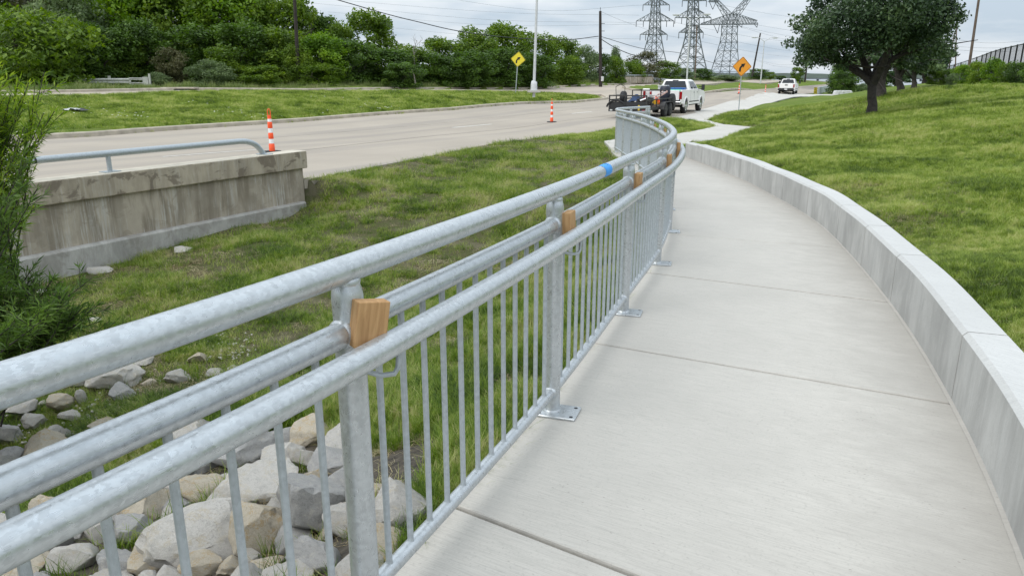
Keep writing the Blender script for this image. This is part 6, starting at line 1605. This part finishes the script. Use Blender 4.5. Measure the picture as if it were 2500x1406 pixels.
# ---- the oak on the lawn and the row behind it
def big_tree(name, px, py, Y, lobes_px, limbs_px, leaf, n, seed, label, tr, mat=m_leaf_oak, group='live oaks on the lawn'):
    base = Vector(D(px, py, Y)); base.z = min(base.z, zt1(base.x, base.y)) ; e = empty(name, tuple(base), 0, label, 'tree', group); k = Y * 1.0 / F_PX / _c * 1.0; r = random.Random(seed); lo = []
    for (lx, ly, rw, rh) in lobes_px:
        for _ in range(2):
            c = Vector(D(lx + r.uniform(-.25, .25) * rw, ly + r.uniform(-.25, .25) * rh, Y)) - base; c.y += r.uniform(-.9, .9) * 1.3 * rw * k
            lo.append((c.x, c.y, c.z, rw * k * .62, rw * k * .62, rh * k * .62))
        for _ in range(7):
            a = r.uniform(0, 6.28); q = r.uniform(.5, 1); c = Vector(D(lx + rw * q * math.cos(a), ly + rh * q * math.sin(a), Y)) - base; c.y += r.uniform(-1, 1) * rw * k; s = r.uniform(.18, .34)
            lo.append((c.x, c.y, c.z, rw * k * s, rw * k * s, rh * k * s * .8))
    V, Fc = leaf_cloud(seed, lo, n, leaf, .5, hollow=.5); np_obj('crown', V, Fc, mat, e)
    mb = MB(); ft = Vector(D(limbs_px[0][0], limbs_px[0][1], Y)) - base
    mb.tube([(0, 0, -.3), (0, 0, .05), (0, 0, .35), ft * .5, ft], [tr * 1.5, tr * 1.25, tr * 1.0, tr * .92, tr * .9], 14); mb.build('trunk', m_bark, e)
    for L_ in limbs_px[1:]:
        pts = []
        dyy = r.uniform(-1.2, 1.2)
        for i, (a, b) in enumerate(L_[1:]): v = Vector(D(a, b, Y)) - base; v.y += dyy * i * .35; pts.append(v)
        s_ = spline([tuple(p) for p in pts], 4); m_ = len(s_)
        MB().tube(s_, [L_[0] * (1 - .72 * i / (m_ - 1)) for i in range(m_)], 9).build('limb', m_bark, e)
    mb = MB()
    for _ in range(46):
        l_ = r.choice(limbs_px[1:]); p0 = Vector(D(*l_[-1 if r.random() < .6 else -2], Y)) - base; d_ = Vector((r.gauss(0, 1), r.gauss(0, 1), r.gauss(.3, .6))).normalized()
        pts = [p0, p0 + d_ * .6, p0 + d_ * 1.2 + Vector((r.gauss(0, .2), r.gauss(0, .2), .1))]; mb.tube(pts, [.035, .022, .01], 4)
    mb.build('twigs', m_bark, e); return e
big_tree('oak_tree', 2127, 281, 25,
   [(2140, 20, 150, 80), (2215, 50, 90, 80), (2040, 60, 80, 70), (1975, 130, 48, 42), (1968, 78, 34, 38), (2115, 78, 95, 52), (2225, 115, 75, 50), (2282, 40, 42, 60), (2040, 140, 46, 28), (2150, -60, 150, 60), (2010, 110, 62, 46), (2180, 66, 80, 50)],
   [(2129, 196), (.15, (2129, 204), (2125, 170), (2116, 120), (2110, 70)), (.15, (2131, 204), (2138, 165), (2140, 120), (2150, 60)), (.11, (2124, 202), (2108, 186), (2085, 172), (2055, 150), (2010, 128)), (.09, (2124, 198), (2110, 175), (2090, 150), (2070, 110)), (.10, (2133, 198), (2150, 172), (2180, 140), (2215, 112)), (.09, (2133, 190), (2165, 150), (2205, 128), (2240, 120)), (.07, (2088, 172), (2080, 160), (2065, 150))],
   0.056, 46000, 51, 'largest live oak, its stout trunk in front of the row on the lawn', .15)
big_tree('oak_tree', 2149, 238, 33, [(2190, 120, 60, 45), (2150, 140, 50, 30), (2220, 90, 60, 50)], [(2152, 192), (.16, (2152, 196), (2160, 165), (2180, 130)), (.14, (2150, 196), (2140, 165), (2130, 140))], .075, 12000, 52, 'second live oak, its trunk close right behind the largest one', .20)
big_tree('oak_tree', 2197, 233, 37, [(2235, 135, 48, 34), (2200, 150, 34, 20), (2260, 118, 34, 30)], [(2192, 170), (.15, (2193, 178), (2188, 150), (2180, 120)), (.11, (2195, 190), (2205, 165), (2225, 140))], .08, 11000, 53, 'live oak with a forked leaning trunk, third from the front', .17, mat=m_leaf_oak)
big_tree('oak_tree', 2231, 214, 46, [(2240, 160, 30, 16), (2265, 145, 48, 26)], [(2232, 170), (.14, (2232, 176), (2240, 155), (2260, 140))], .09, 7000, 54, 'slim straight live oak, fourth in the row', .14)
big_tree('oak_tree', 2258, 205, 56, [(2262, 165, 34, 18), (2285, 150, 30, 20)], [(2257, 175), (.15, (2257, 178), (2262, 160), (2275, 150))], .10, 6000, 55, 'last live oak of the row beside the hedge', .19)
big_tree('oak_tree', 2186, 219, 62, [(2185, 190, 30, 14), (2215, 186, 24, 12)], [(2184, 190), (.12, (2184, 200), (2185, 180), (2190, 170))], .11, 4000, 56, 'far small live oak seen between the second and third trunks', .14)
# bushy tree behind the sacks
place_tree('d2', 2062, 150, 104, 86, 'dark dense bush tree behind the stacked white sacks', 'bushes by the far parapet', 'tree', base=229)
place_tree('d1', 2050, 172, 101, 60, 'lower left part bush beside the grey parapet end', 'bushes by the far parapet', 'shrub', base=229, name='bush')
place_tree('g1', 2108, 205, 106, 36, 'low grey green bush right of the stacked sacks', 'bushes by the far parapet', 'shrub', base=232, name='bush')
place_tree('m1', 2150, 175, 125, 60, 'green tree far behind the second oak trunk', 'bushes by the far parapet', 'tree', base=218)
# hedges up the bank
hedge = [('m1', 2275, 172, 46, 30, 205), ('m2', 2305, 168, 46, 44, 207), ('b1', 2345, 158, 44, 50, 208), ('m1', 2385, 150, 42, 56, 209), ('b1', 2420, 143, 41, 56, 210), ('m2', 2452, 152, 40, 50, 211), ('d2', 2482, 150, 38, 52, 213), ('d1', 2520, 152, 36, 60, 216), ('g1', 2322, 180, 43, 30, 208)]
hl = ['leftmost clipped evergreen shrub of the hedge, next to the last oak', 'second evergreen shrub of the hedge from the oaks', 'bright green shrub of the hedge before the slim pole', 'rounded hedge shrub at the foot of the slim brown pole', 'tallest bright shrub of the hedge below the fence', 'hedge shrub between the tallest one and the dark ones', 'dark hedge shrub near the right picture edge', 'dark hedge shrub cut by the right picture edge', 'low grey shrub with bare twigs in front of the hedge']
crowns['h'] = None
for (k, px, top, Y, w, b_), lab in zip(hedge, hl): place_tree(k, px, top, Y, w, lab, 'hedge shrubs up the bank', 'shrub', base=b_, name='hedge_shrub')
# black fence above the hedges
fn = empty('screen_fence', (0, 0, 0), 0, 'black metal fence with dark screening above the hedges at the upper right', 'fence')
ft_ = [(2268, 171, 84), (2300, 164, 72), (2330, 159, 63), (2385, 141, 54), (2420, 128, 48.5), (2455, 118, 45), (2500, 108, 41), (2550, 97, 38)]
fs_ = spline([D(*a) for a in ft_], 3)
for i, (p, q) in enumerate(zip(fs_, fs_[1:])):
    p, q = Vector(p), Vector(q); hgt = 2.1 if p.y < 50 else 1.8
    MB().rod(p, q, .03, 6).build('top_rail', m_fence, fn); MB().tube([(p.x, p.y, p.z - hgt), (p.x, p.y, p.z + .05)], .04, 6).build('post', m_fence, fn)
    mb = MB(); m_ = 7
    for j in range(1, m_): c = p.lerp(q, j / m_); mb.rod((c.x, c.y, c.z - hgt), c, .012, 4)
    o = mb.build('bars', m_fence, fn); o['kind'] = 'stuff'
    top_ = .30 if i < len(fs_) * .4 else 1.45
    mb = MB(); of = Vector((.03, .05, 0)); mb.add([p + of - Vector((0, 0, top_)), q + of - Vector((0, 0, top_)), q + of - Vector((0, 0, hgt)), p + of - Vector((0, 0, hgt))], [(0, 1, 2, 3)]); mb.build('screen_panel', m_screen, fn)

# ---- willow shrub in the left foreground: wands set with narrow leaves
def willow(base, stems, seed, mats, label, lw=.0062, ll=.085):
    e = empty('willow_shrub', base, 0, label, 'shrub'); r = random.Random(seed); B = Vector(base); quads = [[], []]; mbs = MB()
    for (tx, ty, ty_y, n, curv) in stems:
        tip = Vector(D(tx, ty, ty_y)) - B
        for _ in range(n):
            t0 = Vector((r.gauss(0, .12), r.gauss(0, .12), 0)); tp_ = tip + Vector((r.gauss(0, .07), r.gauss(0, .15), r.gauss(0, .09)))
            mid = t0.lerp(tp_, .55) + Vector((r.gauss(0, .1), r.gauss(0, .1), curv * (tp_ - t0).length)); s_ = spline([tuple(t0), tuple(mid), tuple(tp_)], 7)
            mbs.tube(s_, [.009 - .0065 * i / (len(s_) - 1) for i in range(len(s_))], 4)
            S = [Vector(q) for q in s_]; m_ = len(S)
            # side shoots
            shoots = [S[int(m_ * .35):]]
            for _k in range(10):
                j = r.randint(int(m_ * .35), m_ - 2); d0 = (S[j + 1] - S[j]).normalized(); nd = (d0 + Vector((r.gauss(0, .5), r.gauss(0, .5), r.gauss(.12, .3)))).normalized(); L_ = r.uniform(.08, .22)
                sh = [S[j] + nd * L_ * t for t in (0, .33, .66, 1)]; sh[2] += Vector((0, 0, .012)); sh[3] += Vector((0, 0, .02)); shoots.append(sh); mbs.tube(sh, .0022, 3, cap=False)
            for sh in shoots:
                for a, b in zip(sh, sh[1:]):
                    sl = (b - a).length; cnt = max(2, int(sl / .009)); ax = (b - a).normalized()
                    for c in range(cnt):
                        p = a.lerp(b, r.random()); dr = (ax * 1.0 + Vector((r.gauss(0, .62), r.gauss(0, .62), r.gauss(0, .55)))).normalized(); L1 = ll * r.uniform(.5, 1.15); sd = dr.cross(Vector((r.gauss(0, 1), r.gauss(0, 1), r.gauss(0, 1)))).normalized() * lw * r.uniform(.5, .9)
                        q = [p, p + dr * L1 * .45 + sd, p + dr * L1 + Vector((0, 0, -.006)), p + dr * L1 * .45 - sd]; quads[0 if (tp_.z + B.z > .75) == (r.random() < .8) else 1].append(q)
    mbs.build('stems', m_bark, e)
    for qs, m_ in zip(quads, mats):
        if qs: V = np.array([[tuple(v) for v in q] for q in qs]).reshape(-1, 3); np_obj('foliage', V, np.arange(len(V)).reshape(-1, 4), m_, e)
    return e
bz = zt1(-4.3, 5.1)
willow((-4.3, 5.1, bz), [(0, 175, 5.0, 7, .06), (35, 215, 5.0, 7, .06), (58, 262, 5.0, 4, .06), (-20, 250, 5.1, 10, .05), (15, 300, 5.0, 7, .03), (48, 300, 4.9, 4, .02), (-10, 360, 5.0, 6, .02), (30, 345, 4.9, 3, .0), (-40, 330, 5.1, 7, .0)], 5, (m_leaf_willow, m_leaf_willow2), 'feathery bright green willow shrub at the left picture edge, in front of the headwall')
willow((-3.9, 4.6, bz + .1), [(92, 445, 4.6, 2, .05), (50, 500, 4.6, 2, .03), (20, 530, 4.6, 2, .03), (-10, 500, 4.7, 3, .03), (0, 570, 4.6, 2, .0), (60, 690, 4.4, 6, .06), (150, 740, 4.3, 6, .08), (205, 735, 4.4, 5, .10), (30, 750, 4.3, 8, .06), (110, 790, 4.2, 6, .06), (-10, 700, 4.4, 7, .04), (0, 820, 4.2, 7, .02), (170, 800, 4.2, 4, .05), (250, 770, 4.3, 3, .08)], 6, (m_leaf_willow2, m_leaf_willow2), 'dark spreading willow sprays over the stones between the headwall and the top rail')

# ================================================================== DISTANCE: lake, dam, hills
lake = np_obj('lake', np.array([(60, 260, -2.6), (3000, 260, -2.6), (4200, 3900, -2.6), (-1200, 3900, -2.6)]), np.array([[0, 1, 2, 3]]), m_water); tag(lake, kind='structure')
MB().box((900, 4500, -2.8), (9000, 8400, .1)).build('far_land', m_lawn).update_tag()
fl = bpy.data.objects['far_land']; tag(fl, kind='structure')
hx = np.linspace(-1500, 4200, 240); rs_ = np.random.RandomState(12)
def hline(Yb, zt_, amp, name, mat):
    n = len(hx); t = zt_ + amp * (vnoise(hx, hx * 0, 420, 3) - .5) + amp * .5 * (vnoise(hx, hx * 0, 90, 6) - .5) + amp * .22 * (vnoise(hx, hx * 0, 22, 8) - .5)
    V = np.r_[np.c_[hx, np.full(n, Yb), np.full(n, -3.)], np.c_[hx, np.full(n, Yb + 120), t], np.c_[hx, np.full(n, Yb + 900), np.full(n, -3.)]]
    I = np.arange(3 * n).reshape(3, n); Fc = np.stack([I[:-1, :-1], I[:-1, 1:], I[1:, 1:], I[1:, :-1]], -1).reshape(-1, 4)
    o = np_obj(name, V, Fc, mat); tag(o, kind='structure')
hline(3000, 13, 10, 'hills', m_hill); hline(3700, 21, 14, 'hills', m_hill)
bd = empty('causeway', (0, 0, 0), 0, 'long low dark causeway bridge crossing the distant lake', 'bridge')
a_, b_ = Vector(D(1860, 191.5, 900)), Vector(D(2330, 194.5, 860)); MB().box(tuple((a_ + b_) / 2), ((b_ - a_).length, 6, 1.1), math.atan2((b_ - a_).y, (b_ - a_).x)).build('deck', m_lattice, bd)
for k in range(15): p = a_.lerp(b_, (k + .5) / 15); MB().box((p.x, p.y, p.z - 1.6), (1.6, 3, 2.6)).build('pier', m_lattice, bd)
